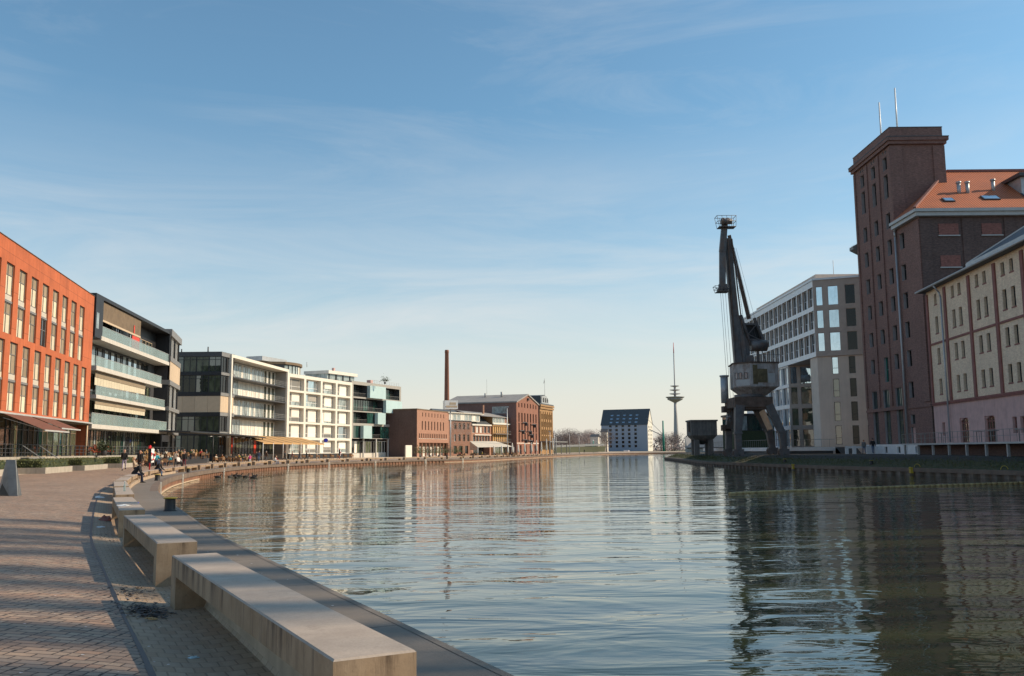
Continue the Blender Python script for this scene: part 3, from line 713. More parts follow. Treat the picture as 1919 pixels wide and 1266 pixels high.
for u in (-.8,8,16,24): mb.box(u,u+.25,-3.8,-3.55,.2,4.6)
mb.obj('canopy', M['midgrey'], nb)

# ================================================================== far end
sl = thing('granary', 'white silo house, front tinted like bluish shade, steep dark roof, five small window columns', 'building', (67.6,697,0), R(-22.7))
L = 36.2; f = Fac(sl, (0,0), (L,0))
for k in range(5):
    for j in range(6): f.win(7.2+k*4.9, 3.2+j*3.05, 2.0, 1.9, .5, cols=1, glass='glass_black', frame='darkgrey')
mb = MB(); f.wall(mb, .3, 20.3, .4); mb.wall((0,15),(0,0),.3,20.3); mb.wall((L,15),(0,15),.3,20.3); mb.poly([(0,0,20.3),(0,7.5,32),(0,15,20.3)]); mb.obj('wall', M['silo'], sl)
e = Fac(sl, (L,0), (L,15))
for k in range(3):
    for j in range(8): e.win(2.8+k*4.4, 3+j*2.9, 1.4, 1.6, .3, glass='glass_dark') if j < 6 else None
mb = MB(); e.wall(mb, .3, 20.3, .3); mb.poly([(L,0,20.3),(L,15,20.3),(L,7.5,32)]); mb.obj('end_wall', M['white'], sl)
mb = MB(); mb.poly([(-.5,-.4,20.0),(L+.3,-.4,20.0),(L+.3,7.5,32.3),(-.5,7.5,32.3)]); mb.poly([(-.5,15.4,20.0),(-.5,7.5,32.3),(L+.3,7.5,32.3),(L+.3,15.4,20.0)]); mb.obj('roof', M['slate'], sl)
sk = winmesh(2.2,1.3,frame='midgrey',glass='glass_sky')
for k in range(5):
    for j in range(3):
        z = 21.6+j*2.7; o = put('skylight', sk, sl, (7.6+k*4.9, -.4+(z-20)*7.9/12.3-.12, z), (math.atan2(-7.9,12.3),0,0))
tv = thing('telecom_tower', 'slim concrete telecom tower with saucer deck and red tipped mast', 'tower', (286.5,1600,0))
mb = MB(); mb.lathe([(6.2,0),(4.6,20),(3.0,60),(2.3,83)], 24); mb.obj('shaft', M['tvtower'], tv)
mb = MB(); mb.lathe([(2.4,82.5),(4,83.5),(13,88),(13.6,88.6),(13.6,89.6),(12.5,89.8),(15.5,91.6),(16.4,92.2),(16.4,93),(3,93.2)], 32, smooth=False); mb.obj('saucer_deck', M['tvtower'], tv)
for z, r in ((98.2,9.8),(105,9.0),(112,7.9)):
    mb = MB(); mb.lathe([(2,z-1.6),(r-1,z-.5),(r,z),(r,z+.6),(2,z+.7)], 24, smooth=False); mb.obj('antenna_deck', M['tvtower'], tv)
mb = MB(); mb.lathe([(2.1,93),(1.9,113),(1.1,114),(.95,170.5)], 12); mb.obj('mast', M['tvtower'], tv)
mb = MB(); mb.lathe([(.85,170.6),(.7,178),(.4,189.4)], 10); mb.obj('mast_tip', M['red_paint'], tv)

hp = thing('loading_hopper', 'square concrete bulk hopper standing on four legs at the quay point', 'hopper', (29.4,150,.95))
mb = MB(); mb.box(0,4.2,0,4.2,2.9,5.4)
mb.poly([(0,0,2.9),(4.2,0,2.9),(3.6,.6,2.2),(.6,.6,2.2)]); mb.poly([(4.2,0,2.9),(4.2,4.2,2.9),(3.6,3.6,2.2),(3.6,.6,2.2)]); mb.poly([(4.2,4.2,2.9),(0,4.2,2.9),(.6,3.6,2.2),(3.6,3.6,2.2)]); mb.poly([(0,4.2,2.9),(0,0,2.9),(.6,.6,2.2),(.6,3.6,2.2)])
mb.box(-.15,4.35,-.15,4.35,5.2,5.45); mb.obj('bin', M['hopper'], hp)
mb = MB(); mb.lathe([(.3,1.4),(.9,1.9),(1.3,2.25)], 10, c=(2.1,2.1)); mb.obj('chute', M['steel'], hp)
for x in (.55,2.85):
    for y in (.55,2.85): mb = MB(); mb.box(x,x+.8,y,y+.8,-.3,2.2); mb.obj('leg', M['hopper'], hp)
mb = MB(); mb.box(-.3,-.1,1,1.4,3.5,5.1); mb.obj('ladder', M['rust'], hp)

# ================================================================== right bank
# ---- hotel
hb = thing('hotel_building', 'pale office block with three overhanging upper floors and large corner windows', 'building', (43.09,128,0), 0)
hs = Fac(hb, (0,40), (0,0)); hf = Fac(hb, (0,0), (12.9,-5.5)); rows = ((21.75,24.5),(18.5,21.1),(15.2,17.85))
rh = random.Random(8)
for z0, z1 in rows:
    for k in range(16):
        w = 40/16; hs.ops.append((w*k+.12, w*(k+1)-.12, z0, z1))
        me = winmesh(w-.26, z1-z0-.02, cw=(0,.42,.6,.8,1), rows=(0,.45,1), fr=.05, frame='hotel_white', glass='glass_dark', cells={(1,0):'hotel_white',(3,1):'hotel_brown',(2,0):'glass_sky' if k%3 else 'hotel_brown',(3,0):'glass_dark'})
        hs.put('window', me, w*(k+.5), z0+.01, .33)
    for u, w, g in ((.82,.9,'glass_sky'),(2.67,1.4,'glass_sky'),(4.95,1.35,'glass_black'),(7.3,1.35,'glass_black')):  # black panes stand in for the brick tower's dark reflection
        hf.win(u, z0, w, z1-z0, .18, cols=1, fr=.06, frame='hotel_brown', glass=g)
mb = MB(); hs.wall(mb, 14.5, 25.4, .35, 1, 0); hf.wall(mb, 14.5, 25.4, .2); mb.wall((12.9,-5.5),(14,40),14.5,25.4); mb.wall((14,40),(0,40),14.5,25.4)
mb.obj('upper_wall', [M['hotel_brown'], M['hotel_white']], hb)
mb = MB(); mb.poly([(0,0,14.5),(0,40,14.5),(14,40,14.5),(12.9,-5.5,14.5)]); mb.obj('soffit', M['hotel_brown'], hb)
mb = MB(); mb.prism([(-.12,-.1),(12.9,-5.65),(14,40),(-.12,40)],25.42,25.7); mb.obj('roof', M['hotel_white'], hb)
mb = MB(); mb.box(2.2,14,5,38,25.7,27.3); mb.obj('plant_room', M['hotel_beige'], hb)
mb = MB(); mb.tube((6,8,27.3),(6,8,30),.04); mb.obj('aerial', M['lightgrey'], hb)
lf = Fac(hb, (.2,.15), (7.56,-2.97)); ls = Fac(hb, (.2,3.2), (.2,.15))
for z0, z1 in ((11.95,14.35),(8.7,11.25),(5.35,8.0),(2.1,4.7)):
    lf.win(2.35, z0, .82, z1-z0, .3, rows=(0,.35,1), fr=.05, glass='glass_sky' if z0 > 11 else 'glass_shop')
    lf.win(4.6, z0, .85, z1-z0, .3, rows=(0,.35,1), fr=.05, glass='glass_black'); lf.win(6.6, z0, .85, z1-z0, .3, rows=(0,.35,1), fr=.05, glass='glass_black')
mb = MB(); lf.wall(mb, .8, 14.49, .3); ls.wall(mb, .8, 14.49); mb.wall((7.56,-2.97),(8,3.2),.8,14.49); mb.wall((8,3.2),(.2,3.2),.8,14.49); mb.obj('lower_wall', M['hotel_beige'], hb)
bf = Fac(hb, (.2,14), (8.3,10.57)); bs = Fac(hb, (.2,40), (.2,14))
for z0, z1 in ((11.6,14.3),(8.4,11.1),(5.1,7.8),(1.9,4.5)):
    for u, w in ((.8,1.0),(2.6,1.6),(5.0,1.0)): bf.win(u, z0, w, z1-z0, .2, cols=1, fr=.06, frame='hotel_brown', glass='glass_sky' if z0 > 11 else 'glass_shop')
    for k in range(7): 
        w = 26/7; bs.win(w*(k+.5), z0, w-.25, z1-z0, .3, cw=(0,.3,.5,.72,1), fr=.06, frame='hotel_white', glass='glass_dark', cells={(1,0):'hotel_brown',(2,0):'glass_sky'})
mb = MB(); bf.wall(mb, .8, 14.48, .2); bs.wall(mb, .8, 14.48, .3, 1); mb.wall((8,3.2),(8.3,10.57),.8,14.48,m=0); mb.obj('courtyard_wall', [M['hotel_brown'], M['hotel_white']], hb)
mb = MB(); mb.wall((8.25,10.5),(7.95,3.3),.8,14.47); mb.obj('court_glazing', M['glass_dark'], hb)
ht = thing('terrace', 'raised white edged terrace with railing in front of the hotel', 'terrace', (0,0,0))
mb = MB(); mb.prism([(34.5,122),(43,122),(43,166),(34.5,166)], 1.25, 1.75); mb.obj('deck', M['hotel_white'], ht)
mb = MB(); mb.prism([(34.8,122.3),(42.8,122.3),(42.8,165),(34.8,165)], .6, 1.248); mb.obj('base', M['slate'], ht)  # dark slate colour stands in for the shadow below the deck
mb = MB()
for k in range(40): mb.box(34.6,34.63,122.1+k*1.1,122.13+k*1.1,1.75,2.75)
for k in range(8): mb.box(34.6+k*1.1,34.63+k*1.1,122.08,122.11,1.75,2.75)
mb.box(34.59,34.64,122,166,2.75,2.8); mb.box(34.5,43,122.07,122.12,2.75,2.8); mb.obj('railing', M['midgrey'], ht)
mb = MB()
for k in range(6): mb.box(43.02,45.6,121.2-k*.35,122,.7,1.72-k*.17)
mb.obj('steps', M['slate'], ht)
kb = thing('pavilion', 'dark green glazed corner pavilion behind the harbour crane legs', 'building', (33.6,138,.7))
mb = MB(); mb.box(0,6,0,8,0,3.6); mb.obj('wall', M['leaf_dark'], kb)
g = Fac(kb, (0,0), (6,0))
for k in range(3): g.put('window', winmesh(1.9,2.3,frame='frame_dark',glass='glass_green' if k==1 else 'glass_pale'), 1+k*2, 3.61, 0)
mb = MB(); mb.box(0,6,.1,8,3.61,5.9); mb.obj('upper_glazing', M['glass_green'], kb)
mb = MB(); mb.box(-.2,6.2,-.2,8.2,5.91,6.2); mb.obj('roof', M['black'], kb)
gs = thing('gable_fence', 'low white gate wall at the foot of the hotel corner', 'wall', (41.2,113.2,.7))
mb = MB(); mb.box(0,.35,0,.3,0,1.15); mb.box(.9,1.3,0,.3,0,1.15); mb.box(0,4,.05,.25,.85,1.1); mb.box(2.6,4,.0,.3,0,1.148); mb.obj('panel', M['hotel_white'], gs)

# ---- brick tower with red roofed wing
wb = thing('brick_tower_building', 'dark brick granary tower with red tiled wing and two white masts', 'building', (45.5,105,0), 0)
ts = Fac(wb, (0,11.7), (0,0)); U = lambda v: 11.7-v
zr = (35.0,31.5,27.75,24.5,21.0,17.7,14.2,10.8)
for ci, v in enumerate((1.9,5.5,9.05)):
    for ri, z in enumerate(zr):
        if ci == 1 and ri == 7: continue
        h = 2.9 if ri == 1 else (1.6 if ri == 0 else (1.9 if ri < 5 else 1.8)); z2 = z if ri != 7 else 10.8
        ts.win(U(v), z2, 1.2, h, .42, cols=1, rows=(0,.72,1), fr=.05, glass='glass_black', sill='zinc')
    for dx in (-.35,.35):
        ts.win(U(v)+dx, 37.0, .4, .4, .3, fr=.03)
    ts.win(U(v), 6.4, 1.75 if ci < 2 else 1.6, 2.2, .25, cols=4, fr=.07, frame='slate', glass='glass_green')
    ts.win(U(v), 2.0, 1.75 if ci < 2 else 1.6, 4.2, .3, cols=2, rows=3, fr=.06, frame='slate', glass='glass_shop')
ts.win(U(4.7), 9.5, 1.7, 3.0, .3, cols=2, rows=2, fr=.06, frame='teal_paint', glass='glass_green')
mb = MB(); ts.wall(mb, .7, 39.7, .45, 0, 1); mb.wall((0,0),(6.3,0),26,39.7); mb.wall((6.3,0),(6.3,11.7),26,39.7); mb.wall((6.3,11.7),(0,11.7),.7,39.7); roofpoly(mb, [(0,0),(6.3,0),(6.3,11.7),(0,11.7)], 39.2)
for v in (.05,3.55,7.2,11.2): mb.box(-.14,-.003,v,v+.45,6.6,37.4)
mb.box(-.14,1.3,-.14,-.003,26,37.4); mb.box(5.0,6.4,-.14,-.003,26,37.4)
mb.box(-.32,6.6,-.32,12.0,37.6,38.0); mb.box(-.5,6.8,-.5,12.2,38.0,38.4); mb.box(-.14,-.002,.0,11.7,6.0,6.3)
mb.obj('tower_wall', [M['brick_brown'],M['reveal']], wb)
mb = MB(); mb.box(-.54,6.84,-.54,12.24,38.402,38.5); mb.box(-.04,6.34,-.04,11.74,39.702,39.8); mb.obj('cornice_cap', M['slate'], wb)
for x, y, z in ((2.35,8,46.0),(2.95,4.5,46.5)):
    mb = MB(); mb.tube((x,y,39.2),(x,y,z),.12,.09); mb.obj('mast', M['white_paint'], wb)
ws = Fac(wb, (0,0), (0,-6.2)); wf = Fac(wb, (0,-6.2), (40,-6.2))
for z in (24.5,20.8,17.5,14.1,10.8,7.2): ws.win(1.55, z, 1.2, 1.85, .4, cols=1, rows=(0,.72,1), fr=.05, glass='glass_black', sill='zinc')
ws.win(1.5, 4.25, 1.1, 1.05, .3); ws.win(1.4, 2.0, 1.1, 1.9, .2, glass='pink')
mb = MB(); ws.wall(mb, .7, 27.1, .4, 0, 1); mb.box(-.12,-.003,-6.2,-4.6,6.6,26.9); mb.box(-.1,-.002,-6.2,0,6.0,6.25); mb.obj('wing_side_wall', [M['brick_brown'],M['reveal']], wb)
mb = MB(); wf.wall(mb, .7, 27.1); mb.wall((40,-6.2),(40,12),.7,27.1)
for k in range(9): mb.box(.0+k*4.7,1.2+k*4.7,-6.32,-6.203,.7,26.9)
mb.obj('wing_front_wall', M['brick_dark'], wb)
for u in (3.2,8.0,12.7,17.4):
    for z in (25.0,21.4,17.6):
        mb = MB(); mb.box(u-1.1,u+1.1,-6.26,-6.202,z,z+1.3); s = mb.obj('blind_window', M['brick_patch'], wb)
        mb = MB(); mb.box(u-1.2,u+1.2,-6.36,-6.2,z-.12,z-.004); mb.obj('sill', M['lightgrey'], s)
mb = MB(); mb.prism([(-.55,-.02),(-.55,-6.75),(41,-6.75),(41,-6.2),(0,-6.2),(0,-.02)], 27.12, 27.55); mb.prism([(-.75,-.02),(-.75,-6.95),(41,-6.95),(41,-6.2),(0,-6.2),(0,-.02)], 27.56, 27.9); mb.obj('eaves', M['lightgrey'], wb)
mb = MB(); ev = 27.92
mb.poly([(-.7,-6.9,ev),(41,-6.9,ev),(41,3,35.1),(8,3,35.1)]); mb.poly([(-.7,-6.9,ev),(5.36,-.02,32.92),(-.7,-.02,ev)]); mb.poly([(8,3,35.1),(41,3,35.1),(41,12,28.5),(8,12,28.5)]); mb.obj('roof', M['tile'], wb)
mb = MB(); mb.beam((-.75,-6.95,ev+.05),(6.35,-.05+1.1,ev+.05+5.95),.3,.22); mb.beam((8,3,35.2),(41,3,35.2),.3,.3); mb.obj('hip_ridge', M['brick_patch'], wb)
mb = MB(); mb.wall((1.4,13),(1.4,11.75),.7,27.1); mb.obj('rear_wing_wall', M['brick_brown'], wb)
mb = MB(); mb.extr([(-.6,11.8,27.5),(-.6,11.8,27.9),(1.5,11.8,29.0),(1.5,11.8,26.4)],(0,1.3,0)); mb.obj('eaves', M['midgrey'], wb)
mb = MB(); mb.poly([(-.7,11.78,27.92),(6,11.78,31.6),(6,13.2,31.6),(-.7,13.2,27.92)]); mb.obj('roof', M['tile'], wb)
sl_ = math.atan2(35.1-ev, 9.9)
def on_roof(x, y): return (x, y, ev + (y+6.9)*(35.1-ev)/9.9)
for x, y, w, h in ((4.0,-5.4,1.2,1.0),(9.0,-5.0,1.9,1.1),(14.0,-4.4,1.9,1.1)):
    mb = MB(); mb.box(-w/2,w/2,0,h,.0,.14); mb.box(-w/2+.1,w/2-.1,.1,h-.1,.142,.16,1); mb.obj('skylight', [M['darkgrey'], M['glass_sky']], wb, on_roof(x,y), (sl_,0,0))
for x, y in ((6.3,-3.0),(7.3,-3.0),(10.6,-2.4)):
    mb = MB(); p = on_roof(x,y); mb.tube((p[0],p[1],p[2]-.3),(p[0],p[1],p[2]+1.1),.22); mb.tube((p[0],p[1],p[2]+1.1),(p[0],p[1],p[2]+1.3),.3); mb.obj('roof_vent', M['zinc'], wb)
mb = MB(); mb.box(13.2,22,-3.6,2.0,29.5,32.4); dm = mb.obj('dormer', M['zinc'], wb)
mb = MB(); mb.box(12.8,22.4,-4.1,2.2,32.41,32.8); mb.obj('dormer_roof', M['darkgrey'], dm)
g = Fac(wb, (13.2,-3.6), (22,-3.6)); g.put('dormer_window', winmesh(2.2,1.3,cols=2,frame='lightgrey',glass='glass_dark'), 5.2, 30.7, -.03, parent=wb)
mb = MB(); mb.path([(-.3,-.5,27.4),(-.3,-.35,26.8),(-.25,-.3,26.2),(-.25,-.3,.9)], .12, 8); mb.obj('drainpipe', M['zinc'], wb)
pl = Fac(wb, (0,11.8), (0,-4.4)); 
for u in (2.6,6.1,9.8,14.6): pl.ops.append((u-.4,u+.4,.95,1.75))
mb = MB(); mb.wall((-.35,11.8),(-.35,-4.4),.5,1.98,[(u-.4,u+.4,.95,1.7) for u in (2.6,6.1,9.8,14.6)],.3); mb.poly([(-.35,11.8,1.98),(-.35,-4.4,1.98),(0,-4.4,1.98),(0,11.8,1.98)]); mb.box(-.352,-.01,-4.6,-4.4,.5,1.98); mb.obj('plinth', M['hotel_white'], wb)
for u in (2.6,6.1,9.8,14.6):
    pl.put('cellar_window', winmesh(.78,.73,cols=2,fr=.05), u, .96, -.1)

# ---- pale brick warehouse with pink ground floor
yb = thing('warehouse', 'pale yellow brick warehouse with paired arched windows over a pink painted ground floor', 'building', (44.9,97,0), math.atan2(-21.5,-2.1))
LY = 52.0; f = Fac(yb, (0,0), (LY,0)); pil = [0,5.05,11.2,16.95,22.4]+[22.4+5.75*k for k in range(1,6)]
cells_s = {(0,0):'glass_dark',(1,0):'glass_dark',(0,1):'glass_dark',(1,1):'glass_dark'}
def ywin(u, z, w, h, lint=True): f.win(u, z, w, h, .3, cols=2, rows=(0,.68,1), fr=.045, frame='frame_dark', glass='glass_black', cells={(1,0):'glass_sky',(1,1):'glass_sky'} if rh.random() < .8 and z < 16 else None, sill='redbrown', lintel='redbrown' if lint else None)
for k in range(len(pil)-1):
    c = (pil[k]+pil[k+1])/2; us = [2.55] if k == 0 else [c-.85, c+.85]
    for u in us:
        ywin(u, 16.55, .72, 1.1, False); ywin(u, 13.5, .8, 1.75); ywin(u, 10.3, .8, 1.6); ywin(u, 7.1, .8, 1.6)
    if k == 0: f.win(2.55, 2.75, .75, 1.4, .3, cols=1, rows=2, frame='redbrown', arch=.12)
    elif k in (1,2,4,6): f.win(c-.2, 2.02, 2.2, 2.4, .3, cols=4, rows=(0,.5,.8,1), fr=.09, frame='redbrown', glass='glass_shop', arch=.3)
    else:
        for u in (c-.75,c+.75): f.win(u, 2.75, .85, 1.4, .3, cols=2, rows=2, frame='redbrown', arch=.12)
up = [o for o in f.ops if o[2] > 6]; lo = [o for o in f.ops if o[2] < 6]
mb = MB(); mb.wall((0,0),(LY,0),6.1,18.2,up,.3); mb.wall((0,12),(0,0),.7,18.2); mb.wall((LY,0),(LY,12),.7,18.2); mb.obj('upper_wall', M['brick_yellow'], yb)
mb = MB(); mb.wall((0,0),(LY,0),.7,6.1,lo,.3); mb.obj('ground_floor_wall', M['pink'], yb)
for u in pil:
    mb = MB(); mb.box(u-.02 if u else .0, u+.5, -.14, -.003, 6.3, 17.9); mb.obj('pilaster', M['redbrown'], yb)
mb = MB(); mb.box(0,LY,-.1,-.002,12.35,12.55); mb.box(0,LY,-.16,-.004,5.98,6.28); mb.box(0,LY,-.2,-.004,6.12,6.2); mb.obj('string_course', M['redbrown'], yb)
mb = MB(); mb.extr([(-.6,-.75,18.2),(-.6,-.75,18.42),(-.6,6,18.9),(-.6,12.7,18.42),(-.6,12.7,18.2)], (LY+1,0,0)); mb.obj('roof', M['slate'], yb)
mb = MB(); mb.poly([(11,.1,19.1),(LY,.1,19.1),(LY,6,23.0),(15,6,23.0)]); mb.poly([(11,.1,19.1),(15,6,23.0),(11,11.7,19.1)]); mb.poly([(11,11.7,19.1),(15,6,23.0),(LY,6,23.0),(LY,11.7,19.1)]); mb.obj('upper_roof', M['slate'], yb)
mb = MB(); mb.box(11,LY,.0,.1,18.5,19.12); mb.beam((11,.1,19.15),(15,6,23.05),.16,.12); mb.obj('roof_flashing', M['zinc'], yb)
mb = MB(); mb.tube((-.7,-.85,18.3),(LY,-.85,18.3),.12); mb.obj('gutter', M['zinc'], yb)
mb = MB(); mb.path([(4.6,-.85,18.2),(4.7,-.4,17.5),(4.75,-.25,17.0),(4.75,-.25,2.1)], .09, 8); mb.obj('drainpipe', M['zinc'], yb)
ld = thing('loading_dock', 'concrete loading dock on posts with thin railing along the pink ground floor', 'dock', (44.9,97,0), math.atan2(-21.5,-2.1))
mb = MB(); mb.box(-2.0,LY,-2.9,-.02,1.85,2.0); mb.obj('deck', M['lightgrey'], ld)
mb = MB(); mb.box(-1.5,LY,-1.4,-1.2,.5,1.84); mb.obj('back_wall', M['brick_dark'], ld)
for k in range(12):
    mb = MB(); mb.box(-1.6+k*4.2,-1.4+k*4.2,-2.8,-2.6,.4,1.85); mb.obj('post', M['zinc'], ld)
mb = MB()
for k in range(44): mb.box(-1.9+k*1.2,-1.87+k*1.2,-2.85,-2.82,2.0,3.0)
mb.box(-1.9,LY,-2.86,-2.82,3.0,3.04); mb.box(-1.9,LY,-2.855,-2.825,2.5,2.53); mb.obj('railing', M['midgrey'], ld)
bt = None
for u in (1.2,7.0,15.6,18.6,24.0):
    p = Vector((44.9,97,0)) + Matrix.Rotation(math.atan2(-21.5,-2.1),3,'Z') @ Vector((u,-1.7,2.0))
    if bt is None:
        bt = thing('bistro_table', 'dark standing table on the loading dock', 'table', p, 0, 'tables on the loading dock')
        mb = MB(); mb.box(-.6,.6,-.25,.25,.95,1.0); mb.obj('tabletop', M['midgrey'], bt)
        for x in (-.5,.5): mb = MB(); mb.box(x-.03,x+.03,-.03,.03,0,.95); mb.obj('leg', M['midgrey'], bt)
    else: dup(bt, p, math.atan2(-21.5,-2.1))
bt.rotation_euler = (0,0,math.atan2(-21.5,-2.1))

# ---- off to the side, out of the picture: mill and trees added to shade the near promenade
ml = thing('shade_mill', 'added unseen shade block, mill shaped, beside the pale warehouse', 'building', (41.5,33,0))
mb = MB(); mb.box(0,16,0,10.5,0,33); mb.obj('wall', M['brick_dark'], ml)
mb = MB(); mb.extr([(0,-.3,33),(16,-.3,33),(8,-.3,38)], (0,11,0)); mb.obj('roof', M['slate'], ml)

# ---- harbour crane
ck = thing('harbour_crane', 'grey riveted slewing portal crane with tall raised jib on the quay', 'crane', (0,0,0))
X0 = 28.1
def leg(top, knee, foot):
    b = MB(); b.beam(top, knee, 1.15, 1.0, 0, .8, .85); b.beam((knee[0],knee[1],knee[2]+.15), foot, .8, .85, 0, .72, .72)
    b.box(knee[0]-.5,knee[0]+.5,knee[1]-.5,knee[1]+.5,knee[2]-.08,knee[2]+.16)
    l = b.obj('leg', M['steel'], ck)
    b = MB(); x, y, z = foot; b.box(x-.62,x+.62,y-.35,y+.35,z-.55,z+.12)
    for k in (-.35,.35): b.tube((x+k,y-.4,z-.5),(x+k,y+.4,z-.5),.3,n=12)
    b.box(x-.75,x-.6,y-.25,y+.25,z-.6,z-.1,1)
    b.obj('bogie', [M['steel'], M['rust']], l)
leg((28.25,113.2,7.0),(27.85,113,3.5),(27.85,113,1.45)); leg((31.9,113.2,7.0),(33.3,113,3.6),(33.45,113,1.45))
leg((28.5,117.8,7.0),(28.0,118.4,4.0),(27.9,118.4,1.45)); leg((31.7,117.8,7.0),(33.2,118.4,3.9),(33.6,118.4,1.6))
mb = MB(); mb.prism([(27.6,112.7),(32.3,112.7),(32.6,118.2),(27.6,118.2)], 6.75, 8.0); mb.box(28.9,31.5,112.9,118,6.45,6.75); mb.box(27.2,28.2,117.4,118.6,6.3,7.1); mb.obj('portal_frame', M['rust'], ck)
mb = MB(); mb.box(27.1,28.2,117.9,118.8,3.95,4.7); mb.obj('portal_box', M['rust'], ck)
mb = MB(); mb.lathe([(1.9,7.95),(1.9,8.4),(1.6,8.42)], 20, c=(30.1,115.3)); mb.obj('slew_ring', M['steel'], ck)
cp = [(27.95,114.3),(29.7,112.6),(33.3,113.2),(33.7,117.6),(28.4,118.2)]
mb = MB(); mb.prism(cp, 9.3, 12.25)
cx = Vector((30.4,115.4)); 
for k in range(5):
    a, b_ = Vector(cp[k]), Vector(cp[(k+1)%5]); c, e = cx+(a-cx)*.55, cx+(b_-cx)*.55
    mb.poly([(c.x,c.y,8.3),(e.x,e.y,8.3),(b_.x,b_.y,9.3),(a.x,a.y,9.3)])
mb.obj('machine_house', M['cabin'], ck)
g = Fac(ck, cp[0], cp[1])
for u in (.4,.95,1.75): g.put('cab_window', winmesh(.4,.75,fr=.04,frame='steel',glass='glass_pale'), u, 10.35, -.02)
g.put('cab_plate', panelmesh(1.9,.75,'lightgrey',.03), 1.3, 9.45, -.01)
g = Fac(ck, cp[1], cp[2])
g.put('house_door', panelmesh(1.3,1.7,'cabin_rust',.04), 1.5, 9.8, -.01); g.put('house_door', panelmesh(.9,1.2,'lightgrey',.03), 2.7, 9.75, -.01); g.put('house_door', panelmesh(.6,2.4,'cabin_rust',.05), .55, 9.6, -.01)
mb = MB(); mb.prism([(c[0]+(c[0]-cx.x)*.06, c[1]+(c[1]-cx.y)*.06) for c in cp], 12.252, 12.4); mb.obj('house_roof', M['rust'], ck)
mb = MB()
for k in range(14):
    t = k/13; mb.tube((30+3.6*t,112.6+.6*t,12.4),(30+3.6*t,112.6+.6*t,13.3),.025,n=4)
mb.tube((30,112.6,13.3),(33.6,113.2,13.3),.03,n=4); mb.obj('roof_railing', M['steel'], ck)
mb = MB(); mb.beam((28.75,114.6,12.3),(27.45,113,28.2),1.15,.9,0,.8,.6); mb.obj('jib', M['steel'], ck)
mb = MB(); mb.beam((28.1,113.9,15.2),(27.45,112.45,28.0),.12,.14); mb.beam((29.3,113.9,15.2),(27.95,112.45,28.0),.12,.14); mb.obj('jib_edge', M['rust'], ck)
mb = MB(); mb.beam((30.2,114.4,18.0),(27.75,113,28.6),.42,.42,0,.36,.36); mb.obj('tie_bar', M['rust'], ck)
mb = MB(); mb.beam((26.55,112.6,21.6),(26.75,112.7,26.5),.75,.5); mb.beam((26.75,112.7,26.4),(27.2,112.8,30.3),.8,.6,0,.7,.5); mb.obj('fly_jib', M['steel'], ck)
mb = MB(); mb.ball((27.0,112.6,30.3),.5,0,10,6,(.8,.7,1)); mb.ball((27.55,112.6,30.35),.45,0,10,6,(.8,.7,1)); mb.tube((26.6,112.3,30.2),(28,112.3,30.2),.35); mb.obj('head_sheaves', M['steel'], ck)
def basket(x0, x1, z0, z1, y, name='platform'):
    b = MB()
    for z in (z0, (z0+z1)/2, z1):
        fl = .0 if z == z0 else (.25 if z == z1 else .15)
        q = [(x0-fl,y-.7),(x1+fl*.3,y-.7),(x1+fl*.3,y+.7),(x0-fl,y+.7)]
        for k in range(4): b.tube((*q[k],z),(*q[(k+1)%4],z),.035,n=4)
    for t in range(5):
        xa = x0+(x1-x0)*t/4; xb = x0-.25+(x1-x0+.32)*t/4
        for yy in (-.7,.7): b.tube((xa,y+yy,z0),(xb,y+yy,z1),.03,n=4)
    b.box(x0,x1,y-.7,y+.7,z0-.04,z0)
    return b.obj(name, M['steel'], ck)
basket(26.3,28.4,29.5,30.9,112.6); basket(25.75,27.2,21.2,21.9,112.6)
mb = MB(); mb.tube((26.3,112.2,21.5),(26.3,113,21.5),.36,n=10); mb.tube((26.85,112.2,21.5),(26.85,113,21.5),.36,n=10); mb.box(26.1,27.1,112.3,112.9,21.6,22.2); mb.obj('tip_sheaves', M['steel'], ck)
for x in (26.28,26.55,26.9):
    mb = MB(); mb.tube((x,112.6,21.3),(x+.55,112.6,5.6 if x < 26.6 else 6.4),.022,n=5); mb.obj('hoist_rope', M['midgrey'], ck)
mb = MB(); mb.ball((26.85,112.6,5.5),.22); mb.tube((26.85,112.6,5.3),(26.85,112.6,4.9),.06); mb.obj('hook', M['steel'], ck)
mb = MB(); mb.tube((28.6,113.2,27),(31.4,114,15.5),.018,n=4); mb.tube((28.4,113.2,27),(30.9,114,15.5),.018,n=4); mb.obj('stay_rope', M['midgrey'], ck)
mb = MB(); mb.beam((29.35,114,12.4),(28.9,114,18.2),.5,.5); mb.beam((28.9,113.6,18.4),(30.2,114.3,14.6),.42,.3); mb.beam((30.8,114.2,18.1),(32,114.6,15.2),.3,.3); mb.beam((29.5,114,17.3),(31.0,114.2,17.3),.22,.25); mb.beam((30.2,114,15.3),(32.1,114.6,15.3),.22,.25); mb.beam((29.9,113.9,16.0),(31.0,114.1,17.2),.08,.08); mb.beam((29.9,113.9,16.0),(31.6,114.4,15.3),.08,.08); mb.obj('back_frame', M['steel'], ck)
mb = MB(); mb.poly([(29.55,114.3,17.25),(31,114.5,17.25),(32,114.9,15.3),(30.3,114.5,15.3)]); mb.obj('frame_plate', M['black'], ck)
mb = MB(); mb.tube((30.2,114.4,14.6),(32.3,114.6,14.6),.72,n=20); mb.obj('counterweight', M['steel'], ck)
mb = MB(); mb.beam((31.2,114.6,12.4),(31.2,114.6,14.2),.3,.3); mb.beam((31.6,114.5,14.2),(32.2,114.5,12.4),.1,.1); mb.box(29.4,30.4,113.6,114.8,12.4,13.3); mb.obj('winch_frame', M['steel'], ck)
